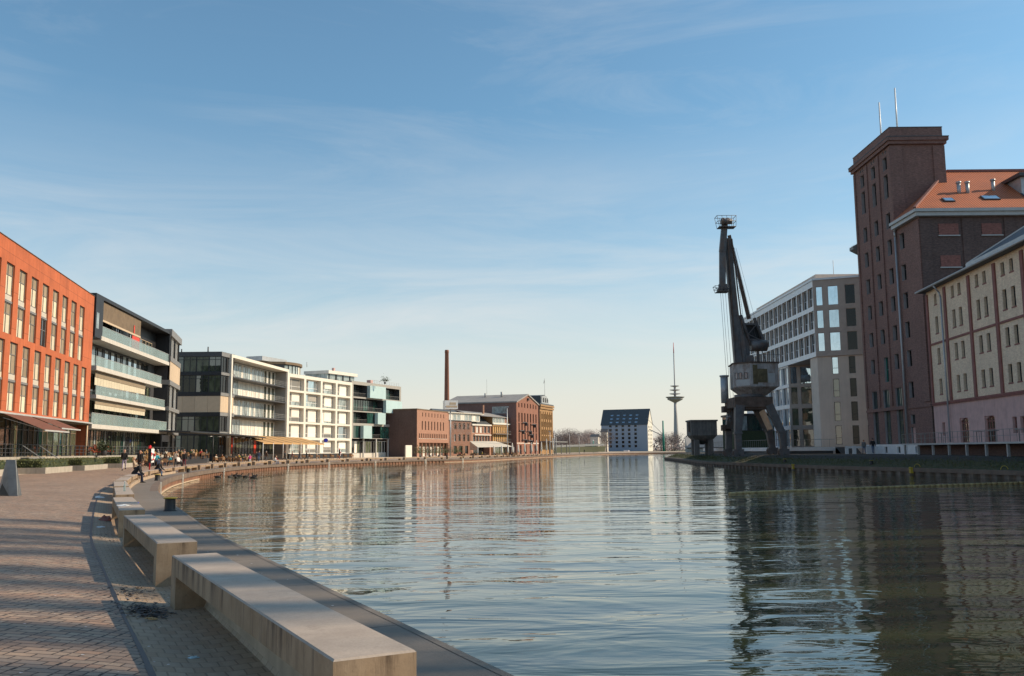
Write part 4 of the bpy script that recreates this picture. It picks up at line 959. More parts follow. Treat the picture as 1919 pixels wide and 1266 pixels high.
mb = MB(); mb.poly([(28.1,113.8,12.3),(29.9,114,12.4),(30.1,114.1,14.2),(29.2,114,18),(28.4,113.7,17.5)]); mb.obj('jib_foot', M['steel'], ck)
mb = MB()
for s_ in (-.16,.16): mb.tube((29.25+s_,113.9,17.5),(28.15+s_,113,27.0),.022,n=4)
for k in range(34):
    t = k/33; x = 29.25-1.1*t; mb.tube((x-.16,113.9-.9*t,17.5+9.5*t),(x+.16,113.9-.9*t,17.5+9.5*t),.015,n=4)
mb.obj('ladder', M['lightgrey'], ck)
mb = MB(); mb.tube((27.5,117.6,7.5),(27.5,117.6,11.0),.5,n=10); mb.tube((27.5,117.6,10.9),(27.5,117.6,11.1),.6,n=10); mb.obj('cable_drum', M['zinc'], ck)
# ================================================================== shore lines
class Curve:
    def __init__(s, pts, step=.5):
        P = [Vector((p[0],p[1],0)) for p in pts]; out = []
        for i in range(len(P)-1):
            a = P[max(i-1,0)]; b = P[i]; c = P[i+1]; e = P[min(i+2,len(P)-1)]
            n = max(2, int((c-b).length/step))
            m1 = (c-a)*.5*((c-b).length/max((c-a).length*.5,1e-6))*1.0; m2 = (e-b)*.5*((c-b).length/max((e-b).length*.5,1e-6))
            for k in range(n):
                t = k/n; t2 = t*t; t3 = t2*t
                out.append(b*(2*t3-3*t2+1)+m1*(t3-2*t2+t)+c*(-2*t3+3*t2)+m2*(t3-t2))
        out.append(P[-1]); s.p = out; s.s = [0.0]
        for a, b in zip(out[:-1], out[1:]): s.s.append(s.s[-1]+(b-a).length)
        s.L = s.s[-1]
    def at(s, q):
        import bisect
        i = min(max(bisect.bisect_right(s.s, q)-1, 0), len(s.p)-2)
        t = (q-s.s[i])/max(s.s[i+1]-s.s[i],1e-9); return s.p[i].lerp(s.p[i+1], t)
    def tan(s, q): 
        return (s.at(min(q+.8,s.L))-s.at(max(q-.8,0))).normalized()
    def off(s, q, d, z=0):
        """d metres to the left of the line"""
        t = s.tan(q); p = s.at(q); return Vector((p.x-t.y*d, p.y+t.x*d, z))
    def near(s, x, y):
        b = min(range(len(s.p)), key=lambda i: (s.p[i].x-x)**2+(s.p[i].y-y)**2); return s.s[b]
QL = Curve([(9.5,-14),(6.4,-6),(3.1,1.2),(-.1,7.17),(-1.06,9.07),(-2.24,11.37),(-4.32,15.51),(-6.38,19.64),(-9.4,26.28),(-13.1,34.6),(-16.7,43),(-22,57.5),(-26.5,72.8),(-31.2,95),(-34.2,120),(-33.8,140),(-30,160),(-20.1,189.8),(-9.9,208.7),(10.4,304.8),(24,365),(43.6,443),(70,472),(110,480)])
QR = Curve([(37,-40),(37,10),(37.1,45),(37.1,60),(36.8,67),(34.5,80),(31.5,93),(29.0,112),(27.6,131),(28.9,147),(31.3,174),(33.6,203),(35.5,211),(40,217),(50,222),(80,235),(150,260)])
WZ = -.78
def pz(d):   # height of the left promenade at distance d from the quay edge
    k = [(0,-.05),(1.42,-.05),(1.46,-.12),(1.75,-.13),(2.0,-.115),(2.35,-.06),(3.2,.02),(5,.12),(8,.19),(14,.22),(1e9,.22)]
    for (a, x), (b, y) in zip(k[:-1], k[1:]):
        if d <= b: return x+(y-x)*(d-a)/(b-a)
def sweep(c, ds, zf, q0, q1, step, name, mats, mi):
    n = int((q1-q0)/step)+1; v = []; uv = []; fa = []; ms = []
    for i in range(n+1):
        q = q0+(q1-q0)*i/n
        for d in ds: v.append(tuple(c.off(q, d, zf(d)))); uv.append((q, d))
    w = len(ds); sg = 1 if ds[-1] > 0 else -1
    for i in range(n):
        for j in range(w-1):
            a = i*w+j; f = (a, a+w, a+w+1, a+1) if sg < 0 else (a, a+1, a+w+1, a+w)
            fa.append(f[::-1]); ms.append(mi(abs(ds[j]+ds[j+1])/2))
    me = bpy.data.meshes.new(name); me.from_pydata(v, [], fa)
    for m in mats: me.materials.append(m)
    me.polygons.foreach_set('material_index', ms)
    l = me.uv_layers.new(name='UVMap')
    for lp in me.loops: l.data[lp.index].uv = uv[lp.vertex_index]
    if name == 'promenade': l2 = me.uv_layers.new(name='Across'); [setattr(l2.data[lp.index], 'uv', uv[lp.vertex_index][::-1]) for lp in me.loops]
    me.update(); o = put(name, me); return o

# ---- paving materials
def paver_mat(name, uv, bw, bh, cols, mortar, wob=.02, holes=True):
    m, nt, b = new_mat(name)
    tc = nd(nt, 'ShaderNodeTexCoord'); v0 = nd(nt, 'ShaderNodeUVMap', uv_map='Across').outputs[0] if uv else tc.outputs['Object']
    wn = nd(nt, 'ShaderNodeTexNoise'); wn.inputs['Scale'].default_value = 3.5; wn.inputs['Detail'].default_value = 2; nt.links.new(v0, wn.inputs['Vector'])
    ad = nd(nt, 'ShaderNodeVectorMath', operation='MULTIPLY_ADD'); nt.links.new(wn.outputs['Color'], ad.inputs[0]); ad.inputs[1].default_value = (wob*2,wob*2,0); nt.links.new(v0, ad.inputs[2])
    v = ad.outputs[0]
    t = nd(nt, 'ShaderNodeTexBrick', offset=.5); nt.links.new(v, t.inputs['Vector']); t.inputs['Scale'].default_value = 1
    t.inputs['Brick Width'].default_value = bw; t.inputs['Row Height'].default_value = bh; t.inputs['Mortar Size'].default_value = .0085; t.inputs['Mortar Smooth'].default_value = .2
    t.inputs['Color1'].default_value = (0,0,0,1); t.inputs['Color2'].default_value = (1,1,1,1); t.inputs['Mortar'].default_value = (.5,.5,.5,1)
    k = ramp(nt, t.outputs['Color'], [(0, cols[0]), (.3, cols[1]), (.6, cols[2]), (1, cols[3])])
    k = mixc(nt, ramp(nt, noise(nt, v0, 11, 5, .75), [(.3, 0), (.75, .5)]), k, [x*.5 for x in cols[1]])
    k = mixc(nt, ramp(nt, noise(nt, v0, .45, 5, .65), [(.35, 0), (.7, .45)]), k, [x*.55 for x in cols[0]])
    k = mixc(nt, t.outputs['Fac'], k, mortar)
    if holes:
        # dark corner joints of the drainage paving
        sp = nd(nt, 'ShaderNodeSeparateXYZ'); nt.links.new(v, sp.inputs[0])
        row = math_n(nt, 'FLOOR', math_n(nt, 'DIVIDE', sp.outputs[1], bh))
        sh = math_n(nt, 'MULTIPLY', math_n(nt, 'MODULO', math_n(nt, 'ABSOLUTE', row), 2.0), .5)
        fx = math_n(nt, 'FRACT', math_n(nt, 'ADD', math_n(nt, 'DIVIDE', sp.outputs[0], bw), sh))
        dx = math_n(nt, 'MULTIPLY', math_n(nt, 'MINIMUM', fx, math_n(nt, 'SUBTRACT', 1.0, fx)), bw)
        wn2 = nd(nt, 'ShaderNodeTexWhiteNoise', noise_dimensions='2D'); cb = nd(nt, 'ShaderNodeCombineXYZ')
        nt.links.new(math_n(nt, 'FLOOR', math_n(nt, 'ADD', math_n(nt, 'ADD', math_n(nt, 'DIVIDE', sp.outputs[0], bw), sh), .5)), cb.inputs[0]); nt.links.new(row, cb.inputs[1]); nt.links.new(cb.outputs[0], wn2.inputs[0])
        lim = math_n(nt, 'MAXIMUM', math_n(nt, 'MULTIPLY', math_n(nt, 'SUBTRACT', wn2.outputs[0], .45), .03), 0.0)
        fy = math_n(nt, 'ABSOLUTE', math_n(nt, 'SUBTRACT', math_n(nt, 'FRACT', math_n(nt, 'DIVIDE', sp.outputs[1], bh)), .5))
        hole = math_n(nt, 'MULTIPLY', math_n(nt, 'LESS_THAN', dx, lim), math_n(nt, 'LESS_THAN', fy, .36))
        k = mixc(nt, hole, k, (.012,.009,.007))
    nt.links.new(k, b.inputs['Base Color']); b.inputs['Roughness'].default_value = .75
    h = mixc(nt, .35, math_n(nt, 'SUBTRACT', 1.0, t.outputs['Fac']), noise(nt, v0, 14, 4, .7))
    bump(nt, b, h, .6, .012)
    return m
M['paver'] = paver_mat('clinker paving', False, .225, .128, [(.32,.205,.14),(.35,.275,.22),(.50,.37,.265),(.49,.30,.20)], (.05,.036,.027), .02)
M['gutter'] = paver_mat('gutter setts', True, .15, .20, [(.44,.30,.19),(.48,.345,.225),(.52,.385,.26),(.46,.34,.24)], (.26,.185,.12), .012, False)
M['plaza'] = plain('sandy plaza paving', (.58,.46,.34), .85, var=.12, scale=.5)
def strip_mat():
    m, nt, b = new_mat('dark quay slab'); v = nd(nt, 'ShaderNodeTexCoord').outputs['UV']
    t = nd(nt, 'ShaderNodeTexBrick', offset=0); nt.links.new(v, t.inputs['Vector']); t.inputs['Scale'].default_value = 1; t.inputs['Brick Width'].default_value = 3.2; t.inputs['Row Height'].default_value = 5; t.inputs['Mortar Size'].default_value = .012
    t.inputs['Color1'].default_value = (.16,.135,.11,1); t.inputs['Color2'].default_value = (.20,.17,.14,1); t.inputs['Mortar'].default_value = (.03,.027,.024,1)
    c = mixc(nt, ramp(nt, noise(nt, v, 2.5, 6, .7), [(.4,0),(.75,.6)]), t.outputs['Color'], (.26,.22,.18))
    c = mixc(nt, ramp(nt, noise(nt, v, 38, 3, .6), [(.62,0),(.75,.35)]), c, (.35,.33,.3))
    nt.links.new(c, b.inputs['Base Color']); b.inputs['Roughness'].default_value = .8; bump(nt, b, noise(nt, v, 30, 4, .7), .3, .01)
    return m
M['strip'] = strip_mat(); M['darkslab'] = plain('dark quay edge', (.20,.17,.14), .85, var=.25, scale=2)
def bank_mat():
    m, nt, b = new_mat('quay bank'); v = nd(nt, 'ShaderNodeTexCoord').outputs['UV']
    sp = nd(nt, 'ShaderNodeSeparateXYZ'); nt.links.new(v, sp.inputs[0]); d = math_n(nt, 'ABSOLUTE', sp.outputs[1])
    g = mixc(nt, ramp(nt, noise(nt, v, 1.8, 6, .7), [(.35,0),(.65,1)]), (.04,.042,.016), (.085,.075,.032))
    s = mixc(nt, ramp(nt, noise(nt, v, 2.5, 6, .7), [(.4,0),(.6,1)]), (.055,.045,.036), (.035,.03,.026))
    c = mixc(nt, ramp(nt, math_n(nt, 'DIVIDE', math_n(nt, 'ADD', d, math_n(nt, 'MULTIPLY', noise(nt, v, 1.1, 3), 1.2)), 10), [(.27,0),(.33,1)]), g, s)
    nt.links.new(c, b.inputs['Base Color']); b.inputs['Roughness'].default_value = .95; return m
M['bank'] = bank_mat()
M['bed'] = plain('harbour bed', (.03,.035,.02), .9)
M['far_ground'] = plain('winter grass and soil', (.12,.115,.06), .95, var=.35, scale=.05)

# ---- grounds
mb = MB(); mb.poly([(-9000,-4000,-2.6),(9000,-4000,-2.6),(9000,14000,-2.6),(-9000,14000,-2.6)]); tag(mb.obj('ground', M['bed']), None, None, kind='structure')
dsL = [0,.7,1.42,1.46,1.75,2.0,2.35,2.8,3.4,4.2,5,6.5,8,11,15,22,32,48,80,200]
o = sweep(QL, dsL, pz, 0, QL.L, 1.0, 'promenade', [M['strip'],M['gutter'],M['paver'],M['plaza']], lambda d: 0 if d < 1.44 else (1 if d < 2.5 else (2 if d < 13 else 3)))
tag(o, None, None, kind='structure')
mb = MB(); mb.poly([(-6000,-400,.17),(-60,-400,.17),(-60,500,.17),(-6000,500,.17)]); mb.poly([(-6000,500,.17),(40,500,.17),(6000,500,.17),(6000,9000,.17),(-6000,9000,.17)]); mb.poly([(118,477,.165),(6000,300,.165),(6000,499.9,.165),(40,499.9,.165)]); tag(mb.obj('far_ground', M['far_ground']), None, None, kind='structure')
def rz_(d):
    d = abs(d); k = [(0,-.15),(.45,-.15),(.6,-.08),(3.4,.78),(6,.84),(1e9,.86)]
    for (a, x), (b, y) in zip(k[:-1], k[1:]):
        if d <= b: return x+(y-x)*(d-a)/(b-a)
o = sweep(QR, [0,-.45,-.6,-1.4,-2.4,-3.4,-5,-7,-10,-20,-60,-200], rz_, 0, QR.near(34.9,209), 1.0, 'right_bank', [M['bank']], lambda d: 0)
tag(o, None, None, kind='structure')
tip = [QR.at(QR.near(34.9,209)+k*(QR.L-QR.near(34.9,209))/30) for k in range(31)]
mb = MB(); mb.poly([(p.x,p.y,-.155) for p in tip]+[(240,200,-.155),(240,120,-.155),(38,150,-.155)][:3]); mb.poly([(p.x+2.5,p.y-4.5,.74) for p in tip]+[(240,200,.74),(240,120,.74),(38,165,.74)])
tag(mb.obj('quay_point', M['far_ground']), None, None, kind='structure')

# ---- water
def water_mat():
    m, nt, b = new_mat('harbour water'); b.inputs['Base Color'].default_value = (.036,.046,.020,1); b.inputs['Roughness'].default_value = .015; b.inputs['IOR'].default_value = 1.6
    v = ocoord(nt)
    n0 = noise(nt, mapping(nt, v, (.10,.26,1), (0,0,R(-8))), 1, 2, .5, .4)
    n1 = noise(nt, mapping(nt, v, (.42,.95,1), (0,0,R(-10))), 1, 3, .5, .6)
    n2 = noise(nt, mapping(nt, v, (1.3,2.9,1), (0,0,R(6))), 1, 3, .55, .5)
    n3 = noise(nt, mapping(nt, v, (5,9,1), (0,0,R(-4))), 1, 2, .5)
    patch = ramp(nt, noise(nt, mapping(nt, v, (.035,.06,1)), 1, 3, .5), [(.35,.35),(.65,1)])
    h = math_n(nt, 'ADD', math_n(nt, 'MULTIPLY', n0, .75), math_n(nt, 'MULTIPLY', n1, .34))
    h2 = math_n(nt, 'MULTIPLY', math_n(nt, 'ADD', math_n(nt, 'MULTIPLY', n2, .075), math_n(nt, 'MULTIPLY', n3, .004)), patch)
    bump(nt, b, math_n(nt, 'ADD', h, h2), 1.0, .15)
    return m
M['water'] = water_mat()
mb = MB(); mb.poly([(-50,-120,WZ),(260,-120,WZ),(260,505,WZ),(-50,505,WZ)]); tag(mb.obj('water', M['water']), None, None, kind='structure')

# ---- quay walls
def pile_wall(c, q0, q1, side, ztop, mat, capmat, name, label, per=1.1, amp=.16, corr=True, cap=.34, cw=.3):
    root = thing(name, label, 'quay wall', (0,0,0)); b = MB(); q = q0; pts = []
    if corr:
        while q < q1:
            for fq, dd in ((0,0),(.38,0),(.5,amp),(.88,amp)): pts.append(c.off(min(q+per*fq,q1), side*(.03+dd)))
            q += per
    else:
        while q < q1: pts.append(c.off(q, side*.02)); q += 1.0
    for a, e in zip(pts[:-1], pts[1:]): b.poly([(a.x,a.y,-1.6),(e.x,e.y,-1.6),(e.x,e.y,ztop-cap*.8),(a.x,a.y,ztop-cap*.8)])
    b.obj('sheet_piling' if corr else 'wall_face', M[mat], root)
    b = MB(); q = q0
    while q < q1-.01:
        e = min(q+1.0,q1); A,B = c.off(q,-side*.07), c.off(e,-side*.07); C_,D = c.off(e,side*cw), c.off(q,side*cw)
        b.poly([(A.x,A.y,ztop-cap),(B.x,B.y,ztop-cap),(B.x,B.y,ztop+.004),(A.x,A.y,ztop+.004)]); b.poly([(A.x,A.y,ztop+.004),(B.x,B.y,ztop+.004),(C_.x,C_.y,ztop+.004),(D.x,D.y,ztop+.004)]); b.poly([(A.x,A.y,ztop-cap),(D.x,D.y,ztop-cap),(C_.x,C_.y,ztop-cap),(B.x,B.y,ztop-cap)]); q = e
    b.obj('cap_beam', M[capmat], root)
    if not corr:
        b = MB(); q = q0
        while q < q1-.01:
            e = min(q+1.0,q1); A,B = c.off(q,-side*.1), c.off(e,-side*.1); C_,D = c.off(e,side*.05), c.off(q,side*.05)
            b.poly([(A.x,A.y,WZ+.02),(B.x,B.y,WZ+.02),(B.x,B.y,WZ+.09),(A.x,A.y,WZ+.09)]); b.poly([(A.x,A.y,WZ+.09),(B.x,B.y,WZ+.09),(C_.x,C_.y,WZ+.09),(D.x,D.y,WZ+.09)]); q = e
        b.obj('waling', M['beige_panel'], root)
    return root
s0, s1, s2 = QL.near(-16.2,42), QL.near(-29.5,86), QL.near(-15,199)
pile_wall(QL, 0, s0, 1, -.05, 'concrete', 'darkslab', 'quay_wall', 'dark concrete quay edge along the benches nearest the camera', corr=False, cap=.2, cw=.012)
pile_wall(QL, s0, s1, 1, -.05, 'sheet_pile', 'cap', 'quay_wall', 'smooth rusty brown quay wall on the inside of the curve', corr=False)
pile_wall(QL, s1, s2, 1, -.05, 'sheet_pile', 'cap', 'quay_wall', 'ribbed rusty sheet pile quay wall below the cafe promenade', per=1.25)
pile_wall(QL, s2, QL.L, 1, -.05, 'sheet_pile', 'cap', 'quay_wall', 'low brown quay wall running off below the old warehouses', corr=False)
pile_wall(QR, 0, QR.L, -1, -.15, 'sheet_dark', 'cap', 'quay_wall', 'dark ribbed sheet pile quay wall below the grassy crane bank', per=1.35, amp=.3)

# ---- kerb, drain, benches
M['kerb'] = plain('tan kerb concrete', (.44,.33,.23), .85, var=.2, scale=1.4, streak=.4)
tag(sweep(QL, [1.20,1.205,1.435,1.44], lambda d: .125 if 1.204 < d < 1.437 else -.14, 0, QL.near(-28,80), 1.0, 'kerb', [M['kerb']], lambda d: 0), None, None, kind='structure')
rd = random.Random(2); b = MB(); q = QL.near(3,1)
while q < QL.near(-24,64):
    w = .016+.012*rd.random(); a, e = QL.off(q,2.36,.0), QL.off(q+.5,2.36,.0); z = pz(2.36)+.006
    n = Vector((-(e-a).y,(e-a).x,0)).normalized()*w; b.poly([(a.x-n.x,a.y-n.y,z),(e.x-n.x,e.y-n.y,z),(e.x+n.x,e.y+n.y,z),(a.x+n.x,a.y+n.y,z)]); q += .5
tag(b.obj('slot_drain', M['black']), 'thin black slot drain curving along the paved gutter beside the benches', 'drain')
def bench_mat():
    m, nt, b = new_mat('board marked bench concrete'); v = ocoord(nt)
    c = mixc(nt, ramp(nt, noise(nt, v, 2.2, 6, .7), [(.35,0),(.7,1)]), (.38,.31,.255), (.48,.40,.33))
    c = mixc(nt, ramp(nt, noise(nt, v, 60, 3, .6), [(.4,0),(.7,.25)]), c, (.2,.17,.14))
    # drips on the upright faces only
    ge = nd(nt, 'ShaderNodeNewGeometry'); sp = nd(nt, 'ShaderNodeSeparateXYZ'); nt.links.new(ge.outputs['Normal'], sp.inputs[0])
    side = math_n(nt, 'LESS_THAN', math_n(nt, 'ABSOLUTE', sp.outputs[2]), .5)
    ov = nd(nt, 'ShaderNodeSeparateXYZ'); nt.links.new(v, ov.inputs[0])
    c = mixc(nt, side, c, mixc(nt, ramp(nt, noise(nt, v, 1.6, 7, .72), [(.3,0),(.7,1)]), (.27,.175,.10), (.44,.315,.205)))
    top = ramp(nt, ov.outputs[2], [(.12,.25),(.30,.6),(.455,1)])
    st = noise(nt, mapping(nt, v, (6,6,.5)), 1.0, 6, .72)
    c = mixc(nt, math_n(nt, 'MULTIPLY', math_n(nt, 'MULTIPLY', side, top), ramp(nt, st, [(.47,0),(.62,.9)])), c, (.075,.046,.028))
    c = mixc(nt, math_n(nt, 'MULTIPLY', side, ramp(nt, noise(nt, v, 26, 4, .7), [(.55,0),(.75,.45)])), c, (.14,.10,.07))
    c = mixc(nt, ramp(nt, noise(nt, v, 3.1, 7, .75), [(.56,0),(.72,.5)]), c, (.21,.165,.13))
    nt.links.new(c, b.inputs['Base Color']); b.inputs['Roughness'].default_value = .85; bump(nt, b, noise(nt, v, 45, 5, .7), .25, .006); return m
M['bench'] = bench_mat()
def bevel_box(x0,x1,y0,y1,z0,z1,r=.012):
    b = MB(); b.poly([(x0+r,y0+r,z1),(x1-r,y0+r,z1),(x1-r,y1-r,z1),(x0+r,y1-r,z1)]); b.poly([(x0,y1,z0),(x1,y1,z0),(x1,y0,z0),(x0,y0,z0)])
    c = [(x0,y0),(x1,y0),(x1,y1),(x0,y1)]; ci = [(x0+r,y0+r),(x1-r,y0+r),(x1-r,y1-r),(x0+r,y1-r)]
    for k in range(4):
        j = (k+1)%4; b.poly([(*c[k],z0),(*c[j],z0),(*c[j],z1-r),(*c[k],z1-r)]); b.poly([(*c[k],z1-r),(*c[j],z1-r),(*ci[j],z1),(*ci[k],z1)])
    return b
BL, BW = 6.3, .52
def make_bench(name='concrete_bench'):
    t = thing(name, '', 'bench')
    bevel_box(-BW/2,BW/2,-BL/2,BL/2,.24,.455).obj('seat', M['bench'], t)
    for s_ in (-1,1):
        y0, y1 = sorted((s_*BL/2, s_*(BL/2-.34))); b = MB(); b.box(-BW/2,BW/2,y0,y1,-.15,.24); b.obj('leg', M['bench'], t)
    return t
b0 = make_bench(); bench_pos = []
bl = [((-1.04+-.62)/2,(5.46+5.71)/2,(-4.05-3.59)/2,(11.03+11.16)/2)]
q = None; dd = 1.25+.28
qs = [QL.near(-3.0,8.3)+.35]
def add_bench(k, x, y, a, label, group=None):
    if k == 0:
        b0.location = (x,y,0); b0.rotation_euler = (0,0,a); b0['label'] = label
        if group: b0['group'] = group
        return b0
    r = dup(b0, (x,y,0), a, label, group); return r
def mid(a, b): return ((a[0]+b[0])/2,(a[1]+b[1])/2)
ends = [((-.83,5.58),(-3.82,11.1)),((-4.53,12.5),(-7.49,18.35)),((-8.25,19.93),(-10.92,25.7))]
labs = ['stained concrete bench at the near end of the row, dark drips down its side','concrete bench second in the row, right behind the drip stained one','concrete bench in shade with a flattened white bag lying on it']
gname = 'long concrete benches along the quay'
for k, (a, e) in enumerate(ends): add_bench(k, *mid(a,e), math.atan2(-(e[0]-a[0]), e[1]-a[1]), labs[k], gname)
q = QL.near(-9.7,25.9)+1.9+BL/2+.2; k = 3; special = {3:'shaded concrete bench with a clear bottle standing on it',4:'concrete bench on which the hunched man in black sits',5:'pale sunlit concrete bench beside the red lifebuoy post',6:'pale sunlit concrete bench on which the person in blue jeans sits'}
benches = []
while q < QL.near(16,330):
    p = QL.off(q, 1.52); t = QL.tan(q)
    r = add_bench(k, p.x, p.y, math.atan2(-t.x,t.y), special.get(k,'empty pale concrete bench in the row running off along the far promenade'), gname); benches.append((r,q)); q += BL+1.55; k += 1

# small things on and by the benches
def on_strip(x, y, d, z): qq = QL.near(x,y); return QL.off(qq,d,z)
b4 = benches[0][1]
bo = thing('bottle', 'clear drink bottle standing on a shaded bench', 'bottle', QL.off(b4-.9,1.5,.455))
mb = MB(); mb.lathe([(.036,0),(.038,.16),(.03,.2),(.013,.25),(.013,.31)],12); mb.obj('body', M['rail_glass'], bo); mb = MB(); mb.lathe([(.016,.30),(.016,.33)],10); mb.obj('cap', M['plastic'], bo)
mb = MB(); mb.lathe([(.033,0),(.035,.01),(.035,.155),(.028,.168)],14); o = mb.obj('drink_can', M['blue_paint'], None, QL.off(b4-1.4,1.1,-.045)); tag(o, 'small blue drink can on the ground beside the bench with the bottle', 'can')
def crumple(name, c, r, mat, label, cat, seed, zz=.5):
    rr = random.Random(seed); b = MB(); n = 7; P = []
    for j in range(4):
        for k in range(n):
            t = 2*math.pi*k/n; rad = r*(1,.85,.6,.2)[j]*(1+rr.uniform(-.35,.35)); P.append((rad*math.cos(t)*1.4,rad*math.sin(t),r*zz*(0,.35,.6,.75)[j]*(1+rr.uniform(-.4,.4))))
    i = 0
    for j in range(3):
        for k in range(n): b.poly([P[j*n+k],P[j*n+(k+1)%n],P[(j+1)*n+(k+1)%n],P[(j+1)*n+k]])
    b.poly([P[3*n+k] for k in range(n)])
    return tag(b.obj(name, M[mat], None, c), label, cat)
crumple('paper_bag', (-9.0,21.3,.46), .12, 'plastic', 'flattened white paper bag lying on a concrete bench', 'bag', 1, .35)
crumple('plastic_bag', QL.off(QL.near(-14.5,37.5),2.3,pz(2.3)), .13, 'plastic', 'crumpled pale plastic bag lying at the end of the slot drain', 'bag', 2, .7)
crumple('food_wrapper', QL.off(QL.near(-9.0,25.4),2.05,pz(2.05)), .13, 'brick_patch', 'crumpled reddish food carton in the gutter', 'wrapper', 3, 1.2)
crumple('food_wrapper', QL.off(QL.near(-8.2,23.0),2.15,pz(2.15)), .08, 'plastic', 'crumpled white wrapper in the gutter beside a shaded bench', 'wrapper', 4, .6)
crumple('paper_scrap', QL.off(QL.near(-1.1,8.9),1.95,pz(1.95)+.002), .035, 'teal_panel', 'small turquoise paper scrap in the gutter near the front bench', 'litter', 5, .4)
crumple('orange_wrapper', QL.off(QL.near(-2.1,11.0),2.1,pz(2.1)+.002), .05, 'yellow_fabric', 'small orange wrapper lying beside wet leaves in the gutter', 'litter', 6, .5)
rl = random.Random(9); mb = MB()
for q0, n, sp in ((QL.near(-2.3,11.6),240,.2),(QL.near(-2.9,12.7),70,.25),(QL.near(-6.5,20.0),30,.4)):
    for k in range(n):
        qq = q0+rl.gauss(0,sp)*1.4; d = 2.12+rl.gauss(0,.13)
        if d < 1.6: continue
        p = QL.off(qq,d,pz(d)+.004+rl.random()*.03); t = rl.uniform(0,6.3); r = rl.uniform(.02,.055); tz = rl.uniform(-.012,.02)
        mb.poly([(p.x+r*math.cos(t),p.y+r*math.sin(t),p.z+tz),(p.x+r*.5*math.cos(t+1.7),p.y+r*.5*math.sin(t+1.7),p.z),(p.x-r*math.cos(t),p.y-r*math.sin(t),p.z-tz*.3+.006),(p.x-r*.5*math.cos(t+1.7),p.y-r*.5*math.sin(t+1.7),p.z+.004)])
tag(mb.obj('leaves', M['leaf_litter']), 'dark wet dead leaves lying in the gutter beside the benches', 'leaves', kind='stuff')
mb = MB()
for k in range(240):
    qq = rl.uniform(QL.near(-.5,8), QL.near(-12,32)); d = rl.choice((rl.uniform(.1,1.2),rl.uniform(1.6,2.3),rl.uniform(2.3,4)))
    p = QL.off(qq,d,pz(d)+.003); t = rl.uniform(0,6.3); r = rl.uniform(.006,.022)
    mb.poly([(p.x+r*math.cos(t+a),p.y+r*.7*math.sin(t+a),p.z+.002*(k%3)) for a in (0,1.5,2.7,4.2)])
tag(mb.obj('litter', M['plastic']), 'tiny pale scraps and droppings scattered over the quay paving', 'litter', kind='stuff')

# bollards, ladders, lifebuoys
bd = thing('mooring_bollard', 'black mooring bollard with worn yellow cap on the shaded quay edge', 'bollard', on_strip(-10.3,27.6,.28,-.05), 0, 'mooring bollards on the promenade quay')
mb = MB(); mb.lathe([(.20,0),(.17,.03),(.16,.06),(.15,.34),(.15,.36)],18); mb.obj('post', M['black'], bd)
mb = MB(); mb.lathe([(.15,.361),(.20,.365),(.205,.385),(.19,.40),(.05,.405)],18); mb.obj('cap', M['yellow_paint'], bd)
dup(bd, on_strip(-22.5,58.5,.35,-.05), 0, 'sunlit brown mooring bollard below the hunched man bench')
for x, y in ((-28.5,82),(-34,120),(-33.5,143),(-26,172)): dup(bd, on_strip(x,y,.4,-.05), 0, 'small mooring bollard on the sunlit quay edge before the cafes')
for k, (y, z, lb) in enumerate(((104,.1,'yellow topped bollard on the grass below the crane'),(86,.15,'yellow topped bollard on the bank below the brick tower'))):
    qq = QR.near(30,y); p = QR.off(qq,-1.0,rz_(1.0)); r = dup(bd, p, 0, lb, 'yellow bollards on the crane bank')
mr = None
for y, lb in ((80,'yellow mooring bow on the bank below the tower drainpipe'),(69,'yellow mooring bow on the bank below the pink ground floor')):
    p = QR.off(QR.near(36,y),-.5,-.12)
    mb = MB(); pts = [(.0,.28*math.cos(a),.30*math.sin(a)) for a in [math.pi*k/10 for k in range(11)]]; mb.path(pts,.028,6); o = mb.obj('mooring_bow', M['yellow_paint'], None, p, (0,0,.6)); tag(o, lb, 'mooring bow')
for y, lb in ((100,'yellow mooring plate on the pile wall below the crane'),(79,'yellow mooring plate on the pile wall below the tower')):
    p = QR.off(QR.near(33,y),.1,-.6); mb = MB(); mb.box(-.12,.12,-.2,.2,0,.5); mb.ball((-.1,0,.45),.1); tag(mb.obj('mooring_plate', M['yellow_paint'], None, p), lb, 'mooring plate')
ql = None; gl_ = 'pale ladders on the promenade quay wall'
llab = ['pale ladder on the quay wall nearest the hunched man','pale ladder on the quay wall below the seated person in jeans','pale quay ladder near the ducks','pale quay ladder below the ochre awning','pale quay ladder below the white grid building','pale quay ladder below the second lifebuoy','pale quay ladder below the teal glass block','pale quay ladder at the brick hall']
for k, (x, y) in enumerate(((-20.4,53.4),(-26.9,74.4),(-32.0,102),(-33.9,138),(-31,155),(-25.7,173),(-18.5,193),(-12,205))):
    qq = QL.near(x,y); p = QL.off(qq,-.06,-1.3); t = QL.tan(qq); a = math.atan2(t.y,t.x)
    if ql is None:
        ql = thing('quay_ladder', llab[0], 'ladder', p, a, gl_)
        for s_ in (-.22,.22): mb = MB(); mb.box(s_-.045,s_+.045,-.08,0,0,1.32); mb.obj('rail', M['white'], ql)
        mb = MB()
        for j in range(5): mb.box(-.17,.17,-.06,-.03,.1+j*.26,.15+j*.26)
        mb.obj('rungs', M['white'], ql)
    else: dup(ql, p, a, llab[k])
